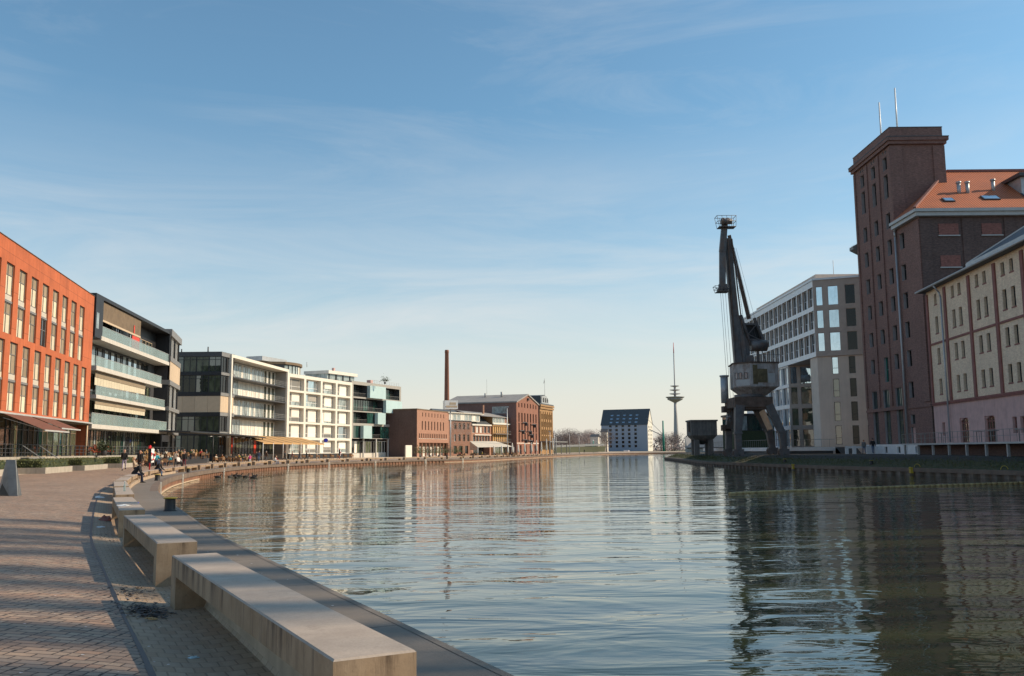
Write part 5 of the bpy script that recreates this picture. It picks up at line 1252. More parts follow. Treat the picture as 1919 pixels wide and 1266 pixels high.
def lifebuoy(x, y, z, rz, label):
    t = thing('lifebuoy_post', label, 'lifebuoy', (x,y,z), rz)
    mb = MB(); mb.tube((0,0,0),(0,0,2.25),.05); mb.obj('post', M['red_paint'], t)
    mb = MB(); mb.box(-.3,.3,-.16,-.06,.95,1.98); mb.obj('board', M['white_paint'], t); mb = MB(); mb.box(-.32,-.302,-.3,-.05,.93,2.0); mb.obj('side_panel', M['black'], t)
    n, m_ = 18, 8; b = MB(); i = 0
    for a in range(n):
        for c in range(m_):
            f = lambda a_, c_: ((.26+.065*math.cos(2*math.pi*c_/m_))*math.cos(2*math.pi*a_/n), -.24+.065*math.sin(2*math.pi*c_/m_), 1.42+(.26+.065*math.cos(2*math.pi*c_/m_))*math.sin(2*math.pi*a_/n))
            b.poly([f(a,c),f(a+1,c),f(a+1,c+1),f(a,c+1)], 1 if (a//3)%2 else 0, True)
    b.obj('ring', [M['red_paint'],M['white_paint']], t)
    mb = MB(); mb.box(-.36,-.1,-.165,-.06,1.99,2.2); mb.obj('sign', M['red_paint'], t)
    return t
lifebuoy(-27.4,69.0,.05,R(79),'red lifebuoy post with white board beside the hunched man')
lifebuoy(-31.0,163.0,.05,R(80),'red lifebuoy post standing before the white grid building')
# second tubes, sculpture
st = thing('steel_sculpture', 'leaning triangular sculpture of grey steel plates standing on the promenade', 'sculpture', (-18.87,34.4,.1))
mb = MB(); mb.extr([(0,0,0),(.29,.05,0),(.09,.12,1.37),(-.22,.05,1.38)], (.012,.03,0)); mb.obj('front_plate', M['sculpt'], st)
mb = MB(); mb.poly([(0,.01,0),(-.215,.055,1.375),(-.36,.12,.5)]); mb.poly([(-.215,.055,1.375),(-.75,.5,0),(-.36,.12,.5)]); mb.poly([(.29,.06,0),(.1,.7,0),(.09,.13,1.37)]); mb.poly([(.1,.7,0),(-.75,.5,0),(-.21,.07,1.376),(.09,.13,1.37)]); mb.obj('side_plate', M['sculpt'], st)
mb = MB(); mb.poly([(-.36,.12,.5),(-.75,.5,0),(-.4,-.05,0),(0,.01,0)]); mb.obj('foot_plate', M['sculpt_dark'], st)
# floating boom
mb = MB(); bp = [(11.6,49.4),(16.3,52.1),(22.1,55.1),(28.1,57.9),(36.9,61.8)]
bc = Curve([(p[0],p[1]) for p in bp], .5); mb.path([bc.at(q)+Vector((0,0,WZ+.03)) for q in [i*.5 for i in range(int(bc.L/.5)+1)]], .085, 8)
tag(mb.obj('floating_boom', plain('muddy yellow boom', (.42,.31,.14), .6, var=.3)), 'thin yellow floating boom lying across the dark water', 'boom')
# ================================================================== people
def limb_pts(root, lens, angs, side=0):
    """chain in the sagittal plane: angle 0 hangs down, positive swings forward (-y)"""
    p = Vector(root); out = [p.copy()]
    for L, a in zip(lens, angs):
        p = p + Vector((side*L*.08, -L*math.sin(a), -L*math.cos(a))); out.append(p.copy())
    return out
def body_caps(sit=False, lean=0, leg=((0,0),(0,0)), arm=((0,.15),(0,.15)), head=0, spread=1.0, bulk=1.0):
    c = []; H = Vector((0,0,.50 if sit else .93))
    def T(x, y, z):   # torso frame, z above hips
        return H + Vector((x, y*math.cos(lean)-z*math.sin(lean), z*math.cos(lean)+y*math.sin(lean)))
    for s_ in (-1,1):
        i = 0 if s_ < 0 else 1
        hp_ = H + Vector((s_*.09*spread,0,-.01)); a, k = leg[i]
        P = limb_pts(hp_, (.43,.42), (a, a-k), s_*.4)
        c += [(P[0],P[1],.088,.062,2),(P[1],P[2],.060,.042,2)]
        an = P[2]; fa = a-k; toe = an + Vector((s_*.02,-.17*math.cos(fa)-.0,-.045-.17*math.sin(fa)*.8)); heel = an + Vector((0,.05,-.04))
        c += [(an,toe,.047,.035,3),(an,heel,.042,.04,3)]
        sh = T(s_*.185,0,.48); u, b = arm[i]
        Q = limb_pts(sh, (.29,.25), (u-lean*.3, u-lean*.3+b), s_*1.6)
        c += [(Q[0],Q[1],.062*bulk,.05*bulk,1),(Q[1],Q[2],.05*bulk,.04,1)]
        d = (Q[2]-Q[1]).normalized(); w = Q[2]; pe = w + d*.085
        c += [(w,pe,.026,.034,0)]
        lat = Vector((0,1,0)) - d*d.y; lat = lat.normalized() if lat.length > .1 else Vector((1,0,0))
        cu = Vector((-s_,0,0))
        for fi, (o, L) in enumerate(((-.026,.066),(-.009,.078),(.009,.072),(.025,.056))):
            a0 = pe + lat*o; a1 = a0 + d*L*.55 + cu*.006; a2 = a1 + d*L*.45 + cu*.02
            c += [(a0,a1,.0105,.0095,0),(a1,a2,.0095,.008,0)]
        th = w + d*.03 - lat*.03; c += [(th, th - lat*.03 + d*.035 + cu*.012,.012,.010,0)]
    for x in (-.06,.06): c += [(T(x,0,.0),T(x*1.1,0,.22),.115*bulk,.112*bulk,1),(T(x*1.1,0,.2),T(x*1.35,0,.44),.115*bulk,.095*bulk,1)]
    c += [(T(-.14,0,.475),T(.14,0,.475),.07*bulk,.07*bulk,1),(T(-.07,0,-.06),T(.07,0,-.06),.105,.105,2)]
    nk = T(0,0,.5); hd = T(0,-.01,.60) ; hl = lean*.4+head
    def Hd(x, y, z): return hd + Vector((x, y*math.cos(hl)-z*math.sin(hl), z*math.cos(hl)+y*math.sin(hl)))
    c += [(nk,hd,.056,.055,0),(Hd(0,-.03,.05),Hd(0,-.01,.12),.07,.09,0),(Hd(0,-.06,.025),Hd(0,-.05,.06),.045,.06,0),
          (Hd(0,-.105,.085),Hd(0,-.122,.066),.012,.016,0),(Hd(-.088,0,.08),Hd(-.09,.01,.105),.016,.02,0),(Hd(.088,0,.08),Hd(.09,.01,.105),.016,.02,0),
          (Hd(-.033,-.098,.105),Hd(-.028,-.099,.105),.011,.011,4),(Hd(.033,-.098,.105),Hd(.028,-.099,.105),.011,.011,4),(Hd(-.018,-.104,.032),Hd(.018,-.104,.032),.008,.008,5)]
    return c, Hd
def cap_mesh(caps):
    b = MB()
    for p, q, r0, r1, t in caps:
        b.tube(p, q, r0, r1, 10); b.ball(p, r0, 0, 10, 6); b.ball(q, r1, 0, 10, 6)
    return b
def bake_body(name, caps, voxel=.013):
    o = cap_mesh(caps).obj('tmp', [])
    m = o.modifiers.new('r','REMESH'); m.mode = 'VOXEL'; m.voxel_size = voxel; m.use_smooth_shade = True
    s_ = o.modifiers.new('s','SMOOTH'); s_.iterations = 2; s_.factor = .4
    dg = bpy.context.evaluated_depsgraph_get(); me = bpy.data.meshes.new_from_object(o.evaluated_get(dg)); me.name = name
    bpy.data.objects.remove(o)
    n = len(me.polygons); ce = np.empty(n*3, dtype=np.float32); me.polygons.foreach_get('center', ce); ce = ce.reshape(n,3)
    best = np.full(n, 1e9); tg = np.zeros(n, dtype=np.int32)
    for p, q, r0, r1, t in caps:
        p = np.array(p); d = np.array(q)-p; L2 = max(float(d@d),1e-9)
        h = np.clip(((ce-p)@d)/L2,0,1); dist = np.linalg.norm(ce-(p+h[:,None]*d),axis=1)-(r0+(r1-r0)*h)-(.004 if t in (4,5) else 0)
        k = dist < best; best[k] = dist[k]; tg[k] = t
    me.materials.clear()
    for k in range(6): me.materials.append(M['black'])
    me.polygons.foreach_set('material_index', tg); me.polygons.foreach_set('use_smooth', np.ones(n,dtype=bool)); me.update(); return me
def hair_mesh(Hd, style):
    b = MB(); n, k = 12, 7; r = .103; i0 = []
    for j in range(k+1):
        ph = (j/k)*math.pi*.62
        for q in range(n):
            t = 2*math.pi*q/n; front = math.cos(t+math.pi/2) ; fr = (1-math.sin(t))/2
            lim = .62*math.pi if style else .58*math.pi
            p2 = min(ph, lim*(1-.48*(0.5-0.5*math.sin(t))**.7)) if True else ph
            p2 = ph*(1-.42*(.5-.5*math.sin(t)))
            b.v.append(tuple(Hd(r*.93*math.sin(p2)*math.cos(t), .012+r*1.05*math.sin(p2)*math.sin(t), .105+r*1.08*math.cos(p2))))
    for j in range(k):
        for q in range(n): b.f.append((j*n+q,(j+1)*n+q,(j+1)*n+(q+1)%n,j*n+(q+1)%n)); b.m.append(0); b.sm.append(True)
    if style:   # long hair falling to the shoulders
        for t in (-.9,-.45,0,.45,.9):
            a = Hd(.085*math.sin(t),.03+.06*math.cos(t),.11); e = Hd(.10*math.sin(t),.055+.05*math.cos(t),-.10); b.tube(a,e,.045,.03,7)
    return b.mesh('hair',[M['black']])
POSES = {
 'stand': dict(leg=((.03,.03),(-.03,.02)), arm=((.05,.15),(.0,.2))),
 'walk_a': dict(lean=.04, leg=((.42,.12),(-.30,.35)), arm=((-.35,.25),(.35,.35))),
 'walk_b': dict(lean=.05, leg=((-.22,.45),(.30,.08)), arm=((.25,.3),(-.3,.2))),
 'talk': dict(leg=((.05,.05),(-.05,.02)), arm=((.35,1.5),(.1,.4)), head=.1),
 'sit': dict(sit=True, lean=.12, leg=((1.5,1.5),(1.45,1.4)), arm=((.5,.9),(.5,.9))),
 'sit_lean': dict(sit=True, lean=.62, leg=((1.5,1.35),(1.42,1.5)), arm=((.42,.62),(.36,.75)), head=.4, bulk=1.12),
 'sit_table': dict(sit=True, lean=.2, leg=((1.45,1.5),(1.5,1.6)), arm=((.85,.75),(.6,1.4)), head=.05),
 'sit_back': dict(sit=True, lean=-.15, leg=((1.45,1.0),(1.4,1.2)), arm=((.3,.8),(.4,.7))),
}
BODY = {}
for k_, kw in POSES.items():
    caps, Hd = body_caps(**kw); BODY[k_] = (bake_body('body', caps), hair_mesh(Hd, 0), hair_mesh(Hd, 1))
_cl = {}
def cloth(c, rough=.85):
    key = tuple(c)
    if key not in _cl: _cl[key] = plain('cloth', c, rough, var=.2, scale=5)
    return _cl[key]
CLR = {'black':(.012,.012,.014),'navy':(.02,.03,.07),'grey':(.17,.17,.17),'white':(.68,.66,.63),'red':(.42,.03,.03),'teal':(.02,.28,.36),'pink':(.65,.06,.25),'beige':(.42,.32,.22),'brown':(.14,.08,.05),'green':(.06,.13,.05),'blue':(.06,.14,.34),'orange':(.55,.20,.04),'maroon':(.14,.02,.03),'yellow':(.60,.42,.06),'lilac':(.38,.33,.42),'cream':(.60,.53,.42),'denim':(.075,.12,.21),'olive':(.12,.12,.05)}
SKIN = plain('skin', (.52,.30,.21), .6, var=.1); HAIRS = {'dark':(.025,.017,.012),'blond':(.45,.31,.14),'brown':(.10,.055,.03),'grey':(.35,.34,.33),'red':(.28,.09,.03)}
def person(pose, x, y, z, rz, top, low, hair='brown', long=False, label='', sc=1.0, group=None):
    me, h0, h1 = BODY[pose]
    o = put('person', me, None, (x,y,z), (0,0,rz), (sc,sc,sc)); tag(o, label, 'person', group)
    for i, m in enumerate((SKIN, cloth(CLR[top]), cloth(CLR[low]), cloth((.03,.025,.02)), cloth((.01,.008,.008)), cloth((.25,.07,.06)))):
        o.material_slots[i].link = 'OBJECT'; o.material_slots[i].material = m
    h = put('hair', h1 if long else h0, o); h.material_slots[0].link = 'OBJECT'; h.material_slots[0].material = cloth(HAIRS[hair])
    return o
def face(dx, dy): return math.atan2(dx, -dy)   # rotation that makes -y look along (dx,dy)
# walkers and sitters in front
person('walk_a', -34.0,80,.2, face(.4,-.9), 'black','lilac','brown',False,'man in black jacket and pale trousers walking on the promenade',1.06)
person('walk_b', -32.0,78.5,.2, face(.3,-.95), 'black','black','red',True,'woman in black coat and black trousers walking beside the man in pale trousers',1.0)
pb = QL.near(-21.9,55)
p = QL.off(pb,1.5,-.045); t = QL.tan(pb); person('sit_lean', p.x,p.y,p.z, face(t.y,-t.x), 'black','navy','brown',False,'hunched man in black coat sitting on the bench beside the lifebuoy',1.06)
pb = QL.near(-26.3,70.5); p = QL.off(pb,1.5,-.045); t = QL.tan(pb); person('sit_lean', p.x,p.y,p.z, face(t.y,-t.x-.3), 'black','denim','blond',False,'person in black top and blue jeans bending forward on a sunlit bench')
person('sit_back', p.x-1.9,p.y+.6,.12, face(t.y,-t.x), 'beige','black','blond',True,'blond person in beige jacket sitting behind the one in blue jeans')
person('walk_b', -34.5,96,.15, face(.3,-.9), 'black','maroon','blond',False,'person in black jacket and dark red trousers walking on the promenade')
person('sit', -38.2,98,.45, face(.8,-.6), 'teal','denim','brown',False,'person in bright turquoise jacket sitting on a planter edge')
person('stand', -37.2,101,.2, face(.2,-1), 'cream','black','brown',True,'long haired person in cream jacket standing near the turquoise jacket')
person('sit_back', -36.4,99.5,.2, face(.9,-.4), 'white','black','dark',False,'person in white jumper leaning back near the cafe planting')
person('talk', -36.8,128,.1, face(-.5,.5), 'pink','white','blond',False,'child in bright pink jacket standing on the promenade edge',.78)
person('walk_a', -39.2,141,.2, face(.6,-.5), 'navy','denim','brown',False,'man in navy jacket and jeans before the ochre awning')
person('talk', -41.5,148,.2, face(-.9,.2), 'black','black','dark',False,'person in black standing talking before the ochre awning')
person('stand', -40.5,150,.2, face(.4,.9), 'brown','grey','grey',False,'grey haired person in brown coat before the ochre awning')
pb = QL.near(-34,136); p = QL.off(pb,1.5,-.045); t = QL.tan(pb)
person('sit_lean', p.x,p.y,p.z, face(t.y,-t.x), 'white','denim','blond',False,'person in white shirt sitting on a bench over the water')
p = QL.off(pb+.8,1.5,-.045); person('sit', p.x,p.y,p.z, face(t.y,-t.x), 'red','denim','brown',False,'person in red jacket sitting beside the white shirt on a bench')
for k, (x, low, lb) in enumerate(((-42.6,'black','first of four dark walkers in a line before the white grid building'),(-41.3,'brown','second of four dark walkers in a line, in brown trousers'),(-40.0,'navy','third of four dark walkers in a line, in navy trousers'),(-38.8,'black','last of four dark walkers in a line, towards the lifebuoy'))):
    person(('walk_a','walk_b')[k%2], x,170.5+k*.4,.2, face(1,.25), ('black','maroon','black','black')[k], low, ('dark','brown')[k%2], False, lb, 1.0)
person('stand', -45.6,114,.2, face(.8,-.5), 'black','black','brown',True,'person in black standing in front of the black cafe box')
person('talk', -44.6,115,.2, face(-.8,.3), 'beige','denim','grey',False,'grey haired person in beige beside the black cafe box')
# guests at the cafe tables
cafe = random.Random(21)
tbl = None; chair = None
def table_mesh():
    b = MB(); b.box(-.45,.45,-.45,.45,.72,.76); b.box(-.05,.05,-.05,.05,.02,.72); b.box(-.28,.28,-.28,.28,0,.02); return b.mesh('cafe_table',[M['wicker']])
def chair_mesh():
    b = MB(); b.box(-.25,.25,-.25,.25,.40,.47); b.box(-.25,.25,.21,.26,.47,.88); b.box(-.29,-.25,-.25,.24,.47,.66); b.box(.25,.29,-.25,.24,.47,.66)
    for x in (-.22,.22):
        for y in (-.22,.22): b.box(x-.025,x+.025,y-.025,y+.025,0,.40)
    return b.mesh('cafe_chair',[M['wicker']])
TM, CM = table_mesh(), chair_mesh()
tops = ['black','navy','grey','white','red','beige','brown','green','blue','orange','cream','olive','teal','yellow']; seen = set()
def cafe_spot(i, x, y, z, where, n=2):
    tag(put('cafe_table', TM, None, (x,y,z), (0,0,.3*i)), 'small cafe table on the terrace '+where, 'table', 'cafe tables '+where)
    for k in range(4):
        a = .3*i + k*math.pi/2; cx_, cy_ = x+.75*math.sin(a), y-.75*math.cos(a)
        tag(put('cafe_chair', CM, None, (cx_,cy_,z), (0,0,a+math.pi)), 'wicker armchair at a cafe table '+where, 'chair', 'wicker chairs '+where)
        if k < n:
            for _ in range(60):
                c = (cafe.choice(tops), cafe.choice(('dark','blond','brown','grey')), cafe.choice(('black trousers','blue jeans')))
                if (c, where) not in seen: break
            seen.add((c, where))
            person(cafe.choice(('sit_table','sit_table','sit','sit_back')), x+.68*math.sin(a), y-.68*math.cos(a), z-.03, a+math.pi, c[0], 'black' if c[2][0:2] == 'bl' and 'trousers' in c[2] else 'denim', c[1], cafe.random() < .4, 'guest in %s top, %s, %s hair, seated %s' % (c[0], c[2], c[1], where))
i = 0
for (x, y, n) in ((-44,108,2),(-42.2,111,2),(-46.5,118,2),(-44.2,121,2),(-47.5,124,2),(-45,127,2),(-48,131,2),(-45.6,134,2),(-48.4,138,2)):
    cafe_spot(i, x, y, .95 if i > 1 else .2, 'under the black canopy', n); i += 1
for (x, y, n) in ((-46,143,2),(-43.4,146,2),(-46.4,150,2),(-44,153,2),(-46.8,157,1)):
    cafe_spot(i, x, y, .2, 'under the ochre awning', n); i += 1
for k in range(9):
    x, y = -41.8+k*.95, 176+k*2.2; tag(put('cafe_chair', CM, None, (x,y,.2), (0,0,1.9+.2*(k%3)), (1.25,1.25,1.35)), 'tall wicker beach armchair in the row before the white grid building', 'chair', 'wicker beach chairs in a row')
for k in range(6):
    x, y = -12.5+k*2.6, 226+k*6.2; cafe_spot(i, x, y, .2, 'before the old brick houses', 1 if k < 4 else 0); i += 1
person('stand', 2.5,282,.2, face(1,0), 'black','black','dark',False,'small dark figure standing before the gabled warehouse')
person('walk_a', 30,385,.2, face(.5,.8), 'black','black','dark',False,'tiny walker beyond the warehouses')
person('walk_b', 43.0,112,.86, face(.2,1), 'grey','denim','red',False,'person in grey hooded top and jeans walking beside the hotel steps',.98)
person('walk_a', 43.95,111.6,.86, face(.2,1), 'black','denim','dark',False,'person in black jacket and jeans walking at the brick tower',1.08)
# cafe box, planter plants, canopies
cbx = thing('planter_wall', 'long black planter wall along the cafe terrace', 'planter', (-43.2,111.5,.2), R(96))
mb = MB(); mb.box(0,26,0,.7,0,1.0); mb.obj('trough', M['black'], cbx)
mb = MB(); mb.prism([(-47.2,111),(-43.6,111.2),(-46.5,140),(-51,140)], .2, .93); tag(mb.obj('cafe_platform', M['darkgrey']), 'low dark platform under the cafe tables', 'platform')
cn = thing('cafe_canopy', 'long black undersided canopy with cream top over the cafe terrace', 'canopy', (0,0,0))
mb = MB(); CI = [(-51.0,128,5.0),(-51.4,140,5.0),(-51.8,152,5.0),(-51.9,162,5.0),(-51.3,170,5.0)]; CO_ = [(-46.0,130,4.85),(-45.6,140,4.8),(-45.4,152,4.7),(-45.6,162,4.6),(-46.0,170,4.5)]
for k in range(4):
    q = [CI[k],CO_[k],CO_[k+1],CI[k+1]]; mb.poly(q); mb.poly([(p[0],p[1],p[2]-.2) for p in q][::-1], 1)
    for a, e in ((CO_[k],CO_[k+1]),(CI[k+1],CI[k])): mb.poly([a,e,(e[0],e[1],e[2]-.2),(a[0],a[1],a[2]-.2)], 1)
for a, e in ((CI[0],CO_[0]),(CO_[4],CI[4])): mb.poly([a,e,(e[0],e[1],e[2]-.2),(a[0],a[1],a[2]-.2)], 1)
mb.obj('roof_sheet', [M['cream_fabric'],M['black']], cn)
for x, y in ((-46,140),(-46,150),(-46.2,160),(-46.4,169)): mb = MB(); mb.tube((x,y,.2),(x,y,4.45),.08); mb.obj('post', M['black'], cn)
mb = MB()
for k in range(7): mb.box(-46.4,-46.1,139+k*4.2,140.2+k*4.2,4.2,4.26)
mb.obj('lamp_strip', M['white_paint'], cn)
aw = thing('cafe_awning', 'ochre striped fabric awning on white posts over cafe tables', 'awning', (0,0,0))
n = 7
for k in range(n):
    a0, a1 = k/n, (k+1)/n
    I0 = Vector((-51.0,166,5.0)).lerp(Vector((-47.2,203,4.9)),a0); I1 = Vector((-51.0,166,5.0)).lerp(Vector((-47.2,203,4.9)),a1-.004)
    O0 = Vector((-44.6,163,3.45)).lerp(Vector((-40.6,197,3.45)),a0); O1 = Vector((-44.6,163,3.45)).lerp(Vector((-40.6,197,3.45)),a1-.004)
    mb = MB(); mb.poly([I0,O0,O1,I1]); dz = Vector((0,0,-.03)); mb.poly([I1+dz,O1+dz,O0+dz,I0+dz]); mb.poly([O0,O0+Vector((0,0,-.22)),O1+Vector((0,0,-.22)),O1]); mb.obj('awning_panel', M['yellow_fabric'], aw)
    mb = MB(); mb.tube((O0.x,O0.y,.2),(O0.x,O0.y,3.4),.06); mb.obj('post', M['white_paint'], aw)
    mb = MB(); mb.beam(I0,O0+Vector((0,0,.02)),.06,.05); mb.obj('arm', M['brown_wood'], aw)
mb = MB(); mb.tube((-40.4,196.5,4.2),(-40.1,195.9,4.2),.42,n=20); tag(mb.obj('round_sign', M['blue_paint']), 'small round blue sign hanging at the end of the ochre awning', 'sign')
cp2 = thing('market_canopy', 'wide cream awning with grey valance before the creeper house', 'awning', (0,0,0))
mb = MB(); mb.poly([(-12.4,262,4.4),(-5,266,4.4),(0.2,258,2.7),(-9.6,250,2.6)]); mb.obj('cloth', M['cream_fabric'], cp2)
mb = MB(); mb.poly([(-12.4,262,4.38),(-9.6,250,2.58),(-9.6,250,1.9),(-12.4,262,1.9)]); mb.obj('side_cloth', M['hotel_brown'], cp2)
for x, y in ((-9.6,250),(0.2,258)): mb = MB(); mb.tube((x,y,.2),(x,y,2.65),.08); mb.obj('post', M['white_paint'], cp2)
# closed parasols before the warehouses
ps = None
for k, (px_, py_, h) in enumerate(((1.5,262,3.2),(-1.4,252,3.0),(-3,246,2.8),(3.4,266,3.6),(5.6,276,3.8),(7.4,287,4.6),(-5,241,2.8),(9.2,296,4.2),(11,300,5.2),(13.5,310,5.6),(-.2,257,3.6))):
    if ps is None:
        ps = thing('closed_parasol', 'folded white parasol standing before the old warehouses', 'parasol', (px_,py_,.2), 0, 'folded white parasols')
        mb = MB(); mb.tube((0,0,0),(0,0,1),.03); mb.obj('pole', M['white_paint'], ps)
        mb = MB(); mb.lathe([(.12,.28),(.10,.5),(.06,.93),(.01,1.0)],10); mb.obj('cloth', M['white'], ps); ps.scale = (2.6,2.6,h)
    else: r = dup(ps, (px_,py_,.2), 0); r.scale = (2.6,2.6,h)
# terrace of the two first blocks
tr = thing('terrace', 'raised pale terrace deck with thin post railing before the orange block', 'terrace', (0,0,0))
TP = [(-34.6,48),(-44.2,95),(-44.8,102),(-48.3,134),(-52,134),(-48.0,102),(-36.8,50)]
mb = MB(); mb.prism(TP, 1.12, 1.5); mb.obj('deck', M['concrete'], tr)
mb = MB(); mb.prism([(-35.2,48),(-44.8,95),(-45.4,102),(-48.9,134),(-52,134),(-48.0,102),(-37,50)], .1, 1.118); mb.obj('base', M['black'], tr)
for a, e in zip(TP[:3], TP[1:4]):
    A0, E0 = Vector((*a,1.5)), Vector((*e,1.5)); n = int((E0-A0).length/1.5); mb = MB(); dv = (E0-A0).normalized()
    for k in range(n+1): p = A0.lerp(E0,k/n); mb.box(p.x-.05-.08,p.x+.05-.08,p.y-.03,p.y+.03,1.5,2.5)
    for z in (1.0,.66,.33): mb.tube(A0+Vector((-.08,0,z)),E0+Vector((-.08,0,z)),.022 if z < 1 else .03,n=5)
    mb.obj('railing', M['darkgrey'], tr)
mb = MB()
for k in range(6): mb.box(-39.6+k*.32,-38.9+k*.32,73.5,76,.2,1.45-k*.2)
mb.obj('steps', M['midgrey'], tr)
for y in (73.4,76): mb = MB(); mb.beam((-39.4,y,2.4),(-37.6,y,1.2),.05,.05); mb.obj('stair_rail', M['lightgrey'], tr)
# ================================================================== planting
def leaf_cloud(mb, n, fn, r0, r1, rr, m=0):
    for _ in range(n):
        p = Vector(fn()); u = Vector((rr.gauss(0,1),rr.gauss(0,1),rr.gauss(0,1))).normalized(); w = u.orthogonal().normalized(); r = rr.uniform(r0,r1)
        mb.poly([p+u*r,p+w*r*.55,p-u*r,p-w*r*.55], m)
def hedge(x0,x1,y0,y1,z0,z1,name,label,loc,rz,seed,n=1500,group='clipped hedges in planters'):
    t = thing(name, label, 'hedge', loc, rz, group); rr = random.Random(seed); b = MB(); b.box(x0+.08,x1-.08,y0+.08,y1-.08,z0,z1-.08); b.obj('core', M['leaf_dark'], t); b = MB()
    def fn():
        f = rr.random(); p = [rr.uniform(x0,x1),rr.uniform(y0,y1),rr.uniform(z0,z1)]
        if f < .4: p[2] = z1+rr.gauss(0,.03)
        elif f < .55: p[0] = x0+rr.gauss(0,.03)
        elif f < .7: p[0] = x1+rr.gauss(0,.03)
        elif f < .85: p[1] = y0+rr.gauss(0,.03)
        else: p[1] = y1+rr.gauss(0,.03)
        return p
    leaf_cloud(b, n, fn, .04,.09, rr); b.obj('foliage', M['leaf'], t); return t
def planter(x0,x1,y0,y1,h,label,loc,rz):
    t = thing('planter', label, 'planter', loc, rz, 'concrete planters along the terrace'); b = MB(); b.box(x0,x1,y0,y1,-.1,h); b.obj('trough', M['concrete'], t); return t
for k, (x, y, w, l, lb) in enumerate(((-36.0,70.5,2.6,8.5,'planter with hedge behind the steel sculpture'),(-38.6,82.5,2.6,10,'planter with hedge behind the walking couple'),(-34.1,58.0,2.6,8,'planter with hedge at the picture edge below the brown awnings'),(-41.4,97,2.4,9,'planter with hedge below the red leaved plant'))):
    planter(-w,0,0,l,.46,'concrete '+lb,(x,y,.2),R(13)); hedge(-w+.25,-.25,.25,l-.25,.42,1.08,'hedge','clipped hedge in the '+lb,(x,y,.2),R(13),30+k)
def plant_pot(x,y,z,h,r,label,mat='leaf',seed=0,n=260,group=None):
    t = thing('potted_plant', label, 'plant', (x,y,z), 0, group); rr = random.Random(seed); b = MB(); b.lathe([(.22,0),(.3,.45),(.28,.5)],12); b.obj('pot', M['darkgrey'], t); b = MB()
    for k in range(5): b.tube((0,0,.45),(rr.uniform(-r,r)*.5,rr.uniform(-r,r)*.5,h*.75),.02,.01,5)
    b.obj('stem', M['bark'], t); b = MB()
    leaf_cloud(b, n, lambda: (rr.gauss(0,r*.5),rr.gauss(0,r*.5),h*.35+abs(rr.gauss(0,h*.3))), .06,.16, rr); b.obj('foliage', M[mat], t); return t
plant_pot(-39.4,88,1.5,1.5,.6,'dark evergreen shrub in a pot on the terrace behind the steps','leaf_dark',1,420)
plant_pot(-44.1,97.5,1.5,1.1,.9,'red leaved shrub in a trough on the terrace corner','leaf_red',2,420)
plant_pot(-41.5,104.5,.2,1.9,.7,'tall yellowish grass plant beside the cafe planter','yellow_fabric',3,300)
for k,(x,y) in enumerate(((-22.5,222),(-20.6,226),(-18.6,229),(-16.8,232),(-14.2,236))): plant_pot(x,y,.2,2.9,1.6,'bushy potted olive shrub before the salmon brick hall','leaf_dark' if k%2 else 'leaf',10+k,420,'potted shrubs before the brick hall')
plant_pot(-33.5,238,19.3,2.0,1.2,'roof garden shrub on the teal block','leaf_dark',6,260)
wbk = thing('wall_screen', 'white rendered screen wall between teal block and brick hall', 'wall', (-26.5,226,.2), R(70)); mb = MB(); mb.box(0,3.4,0,.25,0,3.0); mb.obj('panel', M['white'], wbk)
def bare_tree(mb, base, H, seed, r0=.22, depth=4, spread=.5, up=.35):
    rr = random.Random(seed)
    def grow(p, d, L, r, k):
        q = p + d*L
        mb.tube(p, q, r, r*.68, 6 if k > 2 else 4, 0, True, False)
        if k == 0: return
        n = 3 if k > 1 else 4
        for j in range(n):
            t = rr.uniform(.45,1) if j else 1
            a = Vector((rr.gauss(0,spread),rr.gauss(0,spread),up)); nd_ = (d+a).normalized()
            grow(p+d*L*t, nd_, L*rr.uniform(.55,.8), r*.55, k-1)
    grow(Vector(base), Vector((rr.gauss(0,.04),rr.gauss(0,.04),1)).normalized(), H*.34, r0, depth)
TREE = []
for k in range(4):
    t = MB(); t.tube((0,0,0),(0,0,3),.4,.32,6); cr = MB(); bare_tree(cr,(0,0,2.8),16,50+k,.34,5,.55,.22); rr = random.Random(k)
    leaf_cloud(cr, 1500, lambda: (rr.gauss(0,2.6),rr.gauss(0,2.6),min(17,max(4,rr.gauss(10.5,3)))), .12,.32, rr); TREE.append((t.mesh('trunk',[M['bark']]), cr.mesh('crown',[M['twig']])))
rt_ = random.Random(77); idx = 0
def far_tree(x, y, s, lab, group, z=.1):
    global idx
    t = thing('bare_tree', lab, 'tree', (x,y,z), rt_.uniform(0,6), group); t.scale = (s*rt_.uniform(1.0,1.35),s*rt_.uniform(1.0,1.35),s)
    put('trunk', TREE[idx%4][0], t); put('crown', TREE[idx%4][1], t); idx += 1
for k in range(34): far_tree(22+k*1.15+rt_.uniform(-2,2), rt_.uniform(580,680), rt_.uniform(.6,.95), 'bare winter tree in the band between the ochre granary and silo house', 'bare trees left of the silo house')
for k in range(30): far_tree(118+k*4.2+rt_.uniform(-4,4), rt_.uniform(720,800), rt_.uniform(.65,1.0), 'bare winter tree in the band around the foot of the telecom tower', 'bare trees at the telecom tower')
far_tree(96,462,.85,'bare tree rising behind the concrete hopper',None)
mb = MB(); rr = random.Random(5)
mb = MB(); leaf_cloud(mb, 9000, lambda: (rr.uniform(-100,420), 780+rr.uniform(0,60), abs(rr.gauss(0,5))), .6,1.6, rr); tag(mb.obj('woods', M['twig']), 'hazy brown winter woods along the horizon', 'woods', kind='stuff')
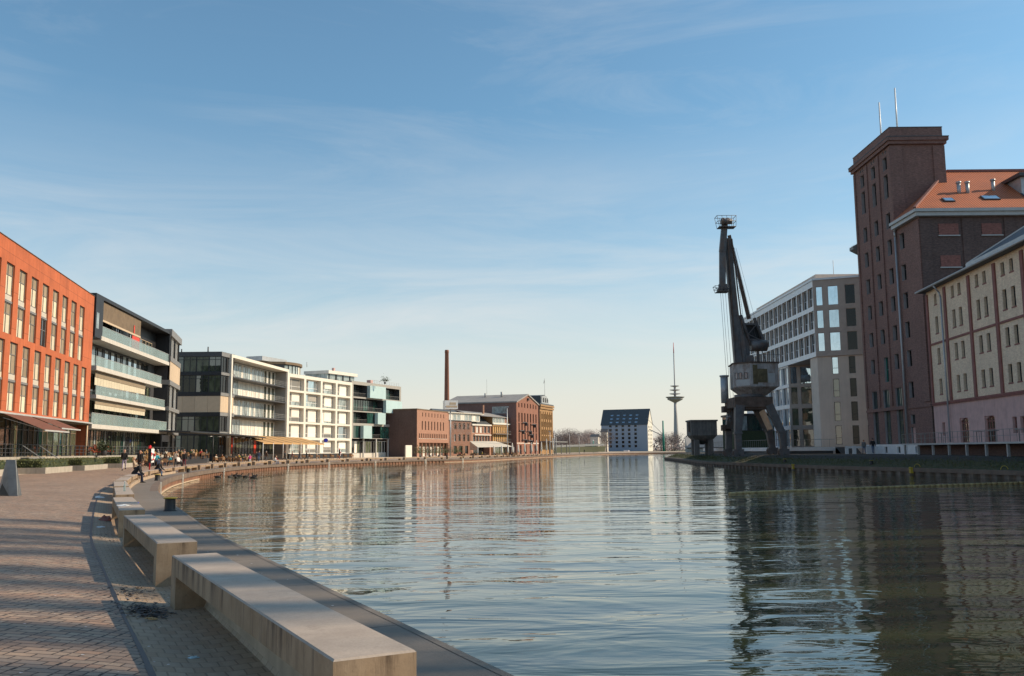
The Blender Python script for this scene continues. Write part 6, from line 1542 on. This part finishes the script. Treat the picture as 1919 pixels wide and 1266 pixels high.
# far shore pieces
em = thing('embankment_wall', 'long pale parapet on the canal embankment beyond the warehouses', 'wall', (0,0,0)); mb = MB(); mb.beam((16,474,3.5),(48,484,4.3),.8,1.0); mb.obj('parapet', M['offwhite'], em); mb = MB(); mb.extr([(14,470,.1),(15,473,3.0),(15,477,3.0),(14,490,.1)],(34,9,.5)); mb.obj('slope', M['far_ground'], em)
bh = thing('boat_hall', 'low hall with broad dark sloping roof beyond the canal', 'building', (82,430,.1), R(-8)); mb = MB(); mb.extr([(0,0,0),(0,0,1.6),(0,0,1.7),(0,20,7.4),(0,20,0)],(34,0,0)); mb.obj('wall', M['shade_wall'], bh); mb = MB(); mb.poly([(-.5,-1,2.2),(34,-1,2.2),(28,19,8.2),(7,19,8.2)]); mb.poly([(-.5,-1,2.2),(7,19,8.2),(-.5,19,2.2)]); mb.obj('roof', M['slate'], bh)
sb = thing('canal_signal', 'teal canal signal post on the far bank', 'signal', (44,500,0)); mb = MB(); mb.tube((0,0,0),(0,0,6.5),.25); mb.obj('post', M['teal_paint'], sb); mb = MB(); mb.box(-.9,.9,-.3,.3,3.2,4.0); mb.box(-.4,1.0,-.3,.3,1.4,2.0); mb.obj('signal_board', M['teal_paint'], sb); mb = MB(); mb.ball((0,0,6.7),.4); mb.obj('lamp', M['white_paint'], sb)
bt_ = thing('barge', 'small red and white boat moored before the silo house', 'boat', (80,640,-.7), R(-20)); mb = MB(); mb.prism([(-6,-2),(6,-2),(9,0),(6,2),(-6,2)],0,1.6); mb.obj('hull', M['red_paint'], bt_); bt_.scale = (.6,.6,.6); mb = MB(); mb.box(-4,2,-1.5,1.5,1.6,3.2); mb.obj('cabin', M['white_paint'], bt_)
gc = thing('derrick_crane', 'slim green lattice derrick with stays beside the silo house', 'crane', (108,655,0)); mb = MB(); mb.tube((0,0,0),(0,0,22),.9,.5,6); mb.obj('mast', M['teal_paint'], gc); mb = MB(); mb.beam((0,0,11),(-9,6,16),.5,.5); mb.beam((0,0,12),(-11,4,24),.25,.25); mb.beam((0,0,10),(-9,3,4),.25,.25); mb.obj('jib', M['midgrey'], gc)
for x, y, w, d, h, nm, lb, mat in ((51,600,5,6,10,'lock_tower','small pale lock tower among bare trees','offwhite'),(58.5,606,4,5,13,'lock_tower','grey lock gate tower close to the silo house','offwhite'),(44,560,7,8,4.5,'shed','dark low shed by the canal embankment','black'),(128,520,14,8,3.2,'parked_van','pale vehicle shed beyond the concrete hopper','offwhite')):
    t = thing(nm if nm != 'parked_van' else 'shed', lb, 'building', (x,y,.1), R(-15)); mb = MB(); mb.box(0,w,0,d,0,h); mb.obj('wall', M[mat], t); mb = MB(); mb.extr([(-.3,-.3,h),(-.3,d+.3,h),(-.3,d/2,h+h*.18)],(w+.6,0,0)); mb.obj('roof', M['slate'], t)
for k,(x,y,h) in enumerate(((11.5,283,7.2),(20.5,330,7.5),(25,345,7),(14,296,6))):
    t = thing('lamp_post', 'slender lamp post on the far promenade beyond the parasols', 'lamp', (x,y,.2), 0, 'lamp posts on the far promenade'); mb = MB(); mb.tube((0,0,0),(0,0,h),.12,.08); mb.obj('pole', M['lightgrey'], t); mb = MB(); mb.box(-.5,.2,-.15,.15,h,h+.15); mb.obj('lamp_head', M['lightgrey'], t)
for k,(x,y,h) in enumerate(((-4.0,250,15.8),)):
    t = thing('light_mast', 'tall grey light mast before the ochre louvred house', 'mast', (x+2.4,262,.2)); mb = MB(); mb.tube((0,0,0),(0,0,13.8),.17,.13); mb.obj('pole', M['zinc'], t); mb = MB(); mb.box(-.5,.5,-.2,.2,13.8,14.1); mb.obj('lamp_head', M['zinc'], t)
pm = thing('speaker_mast', 'grey mast with cross arms at the brick promenade beside the gabled warehouse', 'mast', (13.9,306,.2)); mb = MB(); mb.tube((0,0,0),(0,0,8),.15); mb.obj('pole', M['zinc'], pm)
for x in (200,): pass
a2 = thing('aerial', 'thin radio aerial on the long warehouse roof', 'aerial', (-9,318,19)); mb = MB(); mb.tube((0,0,-.5),(0,0,7.5),.05); mb.obj('rod', M['lightgrey'], a2)
a3 = thing('aerial', 'thin flagstaff on the lantern roof of the ochre granary', 'aerial', (12.2,343,22)); mb = MB(); mb.tube((0,0,-.6),(0,0,6.6),.06); mb.tube((0,0,6.4),(-.3,0,4.8),.12); mb.obj('rod', M['lightgrey'], a3)
# unseen poplars added on the crane bank to band the promenade with shade
def shade_poplar(seed):
    rr = random.Random(seed); t = MB(); t.tube((0,0,0),(0,0,12),.26,.17,8); t.tube((0,0,12),(0,0,29),.17,.04,6); b = MB()
    for k in range(110):
        z = rr.uniform(3,25); a = rr.uniform(0,6.3); L = rr.uniform(2.5,5.5); o = rr.uniform(.12,.26)
        p = Vector((0,0,z)); q = p+Vector((math.cos(a)*L*o,math.sin(a)*L*o,L*.95)); b.tube(p,q,.05,.02,4,0,True,False)
        for j in range(3):
            e = p.lerp(q,rr.uniform(.3,.9)); a2 = rr.uniform(0,6.3); b.tube(e,e+Vector((math.cos(a2)*.35,math.sin(a2)*.35,1.3)),.03,.012,4,0,True,False)
    return t.mesh('trunk',[M['bark']]), b.mesh('crown',[M['twig']])
PO = [shade_poplar(k) for k in range(3)]; rp = random.Random(12); y = 8.5; k = 0
while y < 30.5:
    t = thing('shade_poplar', 'added unseen bare poplar in the row past the pale brick warehouse', 'tree', (42.5+rp.uniform(-2,2),y,.8), rp.uniform(0,6), 'added shade poplars past the pale warehouse'); s_ = rp.uniform(.9,1.1); t.scale = (s_*1.15,s_*1.15,s_*1.35)
    put('trunk', PO[k%3][0], t); put('crown', PO[k%3][1], t); k += 1; y += rp.choice((1.2,1.6,2.1,2.8,1.4))
# grass tufts on the crane bank
mb = MB(); rr = random.Random(8)
for _ in range(9000):
    qq = rr.uniform(QR.near(36.8,64), QR.near(33.4,203)); d = rr.uniform(.5,2.2)+rr.random()*rr.random()*2; p = QR.off(qq,-d,rz_(d)); t = rr.uniform(0,6.3); h = rr.uniform(.05,.17)
    mb.poly([(p.x-.03*math.cos(t),p.y-.03*math.sin(t),p.z-.01),(p.x+.03*math.cos(t),p.y+.03*math.sin(t),p.z-.01),(p.x+rr.gauss(0,.05),p.y+rr.gauss(0,.05),p.z+h)])
tag(mb.obj('grass', M['leaf']), 'rough green grass on the sloping crane bank', 'grass', kind='stuff')
# rails along the crane bank
for d in (3.9,5.4):
    pass
# ducks
dk = None
for k, (x, y, a) in enumerate(((-30.0,93.2,.3),(-29.0,93.9,1.2),(-29.6,97.5,-.5),(-27.4,90.6,2.0),(-28.8,96.4,.2),(-27.2,93.3,.4),(-26.6,94.2,2.6),(-25.2,89.0,.1))):
    if dk is None:
        dk = thing('duck', 'dark duck swimming near the promenade quay wall', 'duck', (x,y,WZ), a, 'ducks on the water')
        mb = MB(); mb.ball((0,0,.05),.2,0,12,8,(1.5,.75,.6)); mb.ball((-.29,0,.1),.09,0,8,5,(1.4,.7,.5)); mb.tube((.2,0,.1),(.27,0,.27),.06,.045,8); mb.ball((.29,0,.3),.065,0,10,6,(1.15,.85,.9)); mb.beam((.33,0,.29),(.43,0,.275),.05,.02); mb.obj('body', M['duck'], dk); dk.scale = (1.05,1.05,1.05)
    else: dup(dk,(x,y,WZ),a)

# ================================================================== camera, light, sky
cam = bpy.data.cameras.new('camera'); co = bpy.data.objects.new('camera', cam); COL.objects.link(co); SC.camera = co
cam.sensor_width = 36; cam.lens = 36*1700/1919; cam.clip_end = 20000; cam.clip_start = .05
co.location = (0,0,1.65)
co.matrix_world = Matrix.Translation((0,0,1.65)) @ Matrix.Rotation(R(90)+math.atan((843.9-633)/1700),4,'X') @ Matrix.Rotation(-.009,4,'Z')
AZ, EL = R(83), R(32)
sd = Vector((math.sin(AZ)*math.cos(EL), math.cos(AZ)*math.cos(EL), math.sin(EL)))
sun = bpy.data.lights.new('sun','SUN'); sun.energy = 5.0; sun.angle = R(.53); sun.color = (1,.80,.57)
so = bpy.data.objects.new('sun', sun); COL.objects.link(so); so.rotation_euler = (-sd).to_track_quat('-Z','Y').to_euler(); so.location = (60,20,60)
w = bpy.data.worlds.new('World'); SC.world = w; w.use_nodes = True; nt = w.node_tree; bg = nt.nodes['Background']
sky = nd(nt, 'ShaderNodeTexSky', sky_type='NISHITA'); sky.sun_disc = False; sky.sun_elevation = EL; sky.sun_rotation = AZ; sky.air_density = 1.0; sky.dust_density = .8; sky.ozone_density = 2.0; sky.altitude = 0
# thin high cloud wisps and the pale haze towards the horizon
tc = nd(nt, 'ShaderNodeTexCoord'); sp = nd(nt, 'ShaderNodeSeparateXYZ'); nt.links.new(tc.outputs['Generated'], sp.inputs[0])
az_ = math_n(nt, 'ARCTAN2', sp.outputs[0], sp.outputs[1]); pr_ = nd(nt, 'ShaderNodeCombineXYZ'); nt.links.new(az_, pr_.inputs[0]); nt.links.new(sp.outputs[2], pr_.inputs[1])
nt.links.new(sp.outputs[1], pr_.inputs[2])
c1 = noise(nt, mapping(nt, pr_.outputs[0], (1.6,9,1), (0,0,R(24))), 1.0, 9, .66, 1.4)
c3 = noise(nt, mapping(nt, pr_.outputs[0], (2.2,14,1), (0,0,R(-6)), (5,2,0)), 1.0, 8, .62, .8)
c2 = noise(nt, mapping(nt, pr_.outputs[0], (1.7,2.6,1), (0,0,R(-20)), (3.3,1.7,0)), 1.0, 4, .55, .4)
w1 = math_n(nt, 'MULTIPLY', ramp(nt, c1, [(.45,0),(.8,.5)]), ramp(nt, c2, [(.42,0),(.64,1)]))
w2 = math_n(nt, 'MULTIPLY', ramp(nt, c3, [(.38,0),(.66,1)]), ramp(nt, sp.outputs[2], [(.06,0),(.14,1),(.24,.5),(.34,0)]))
wisp = math_n(nt, 'MAXIMUM', w1, w2)
hz = ramp(nt, sp.outputs[2], [(0,1),(.06,.86),(.12,.52),(.2,.22),(.36,.03)])
tint = mixc(nt, 1.0, sky.outputs[0], (.73,1.03,1.03), 'MULTIPLY')
haze = mixc(nt, math_n(nt, 'MULTIPLY', hz, .85), tint, (6.0,5.35,4.75))
col = mixc(nt, math_n(nt, 'MULTIPLY', wisp, .58), haze, (5.4,5.4,5.3))
nt.links.new(col, bg.inputs['Color']); bg.inputs['Strength'].default_value = .15
SC.view_settings.view_transform = 'Standard'; SC.view_settings.look = 'None'; SC.view_settings.exposure = 0; SC.view_settings.gamma = 1
SC.cycles.max_bounces = 6; SC.cycles.use_denoising = True
bpy.context.view_layer.update()
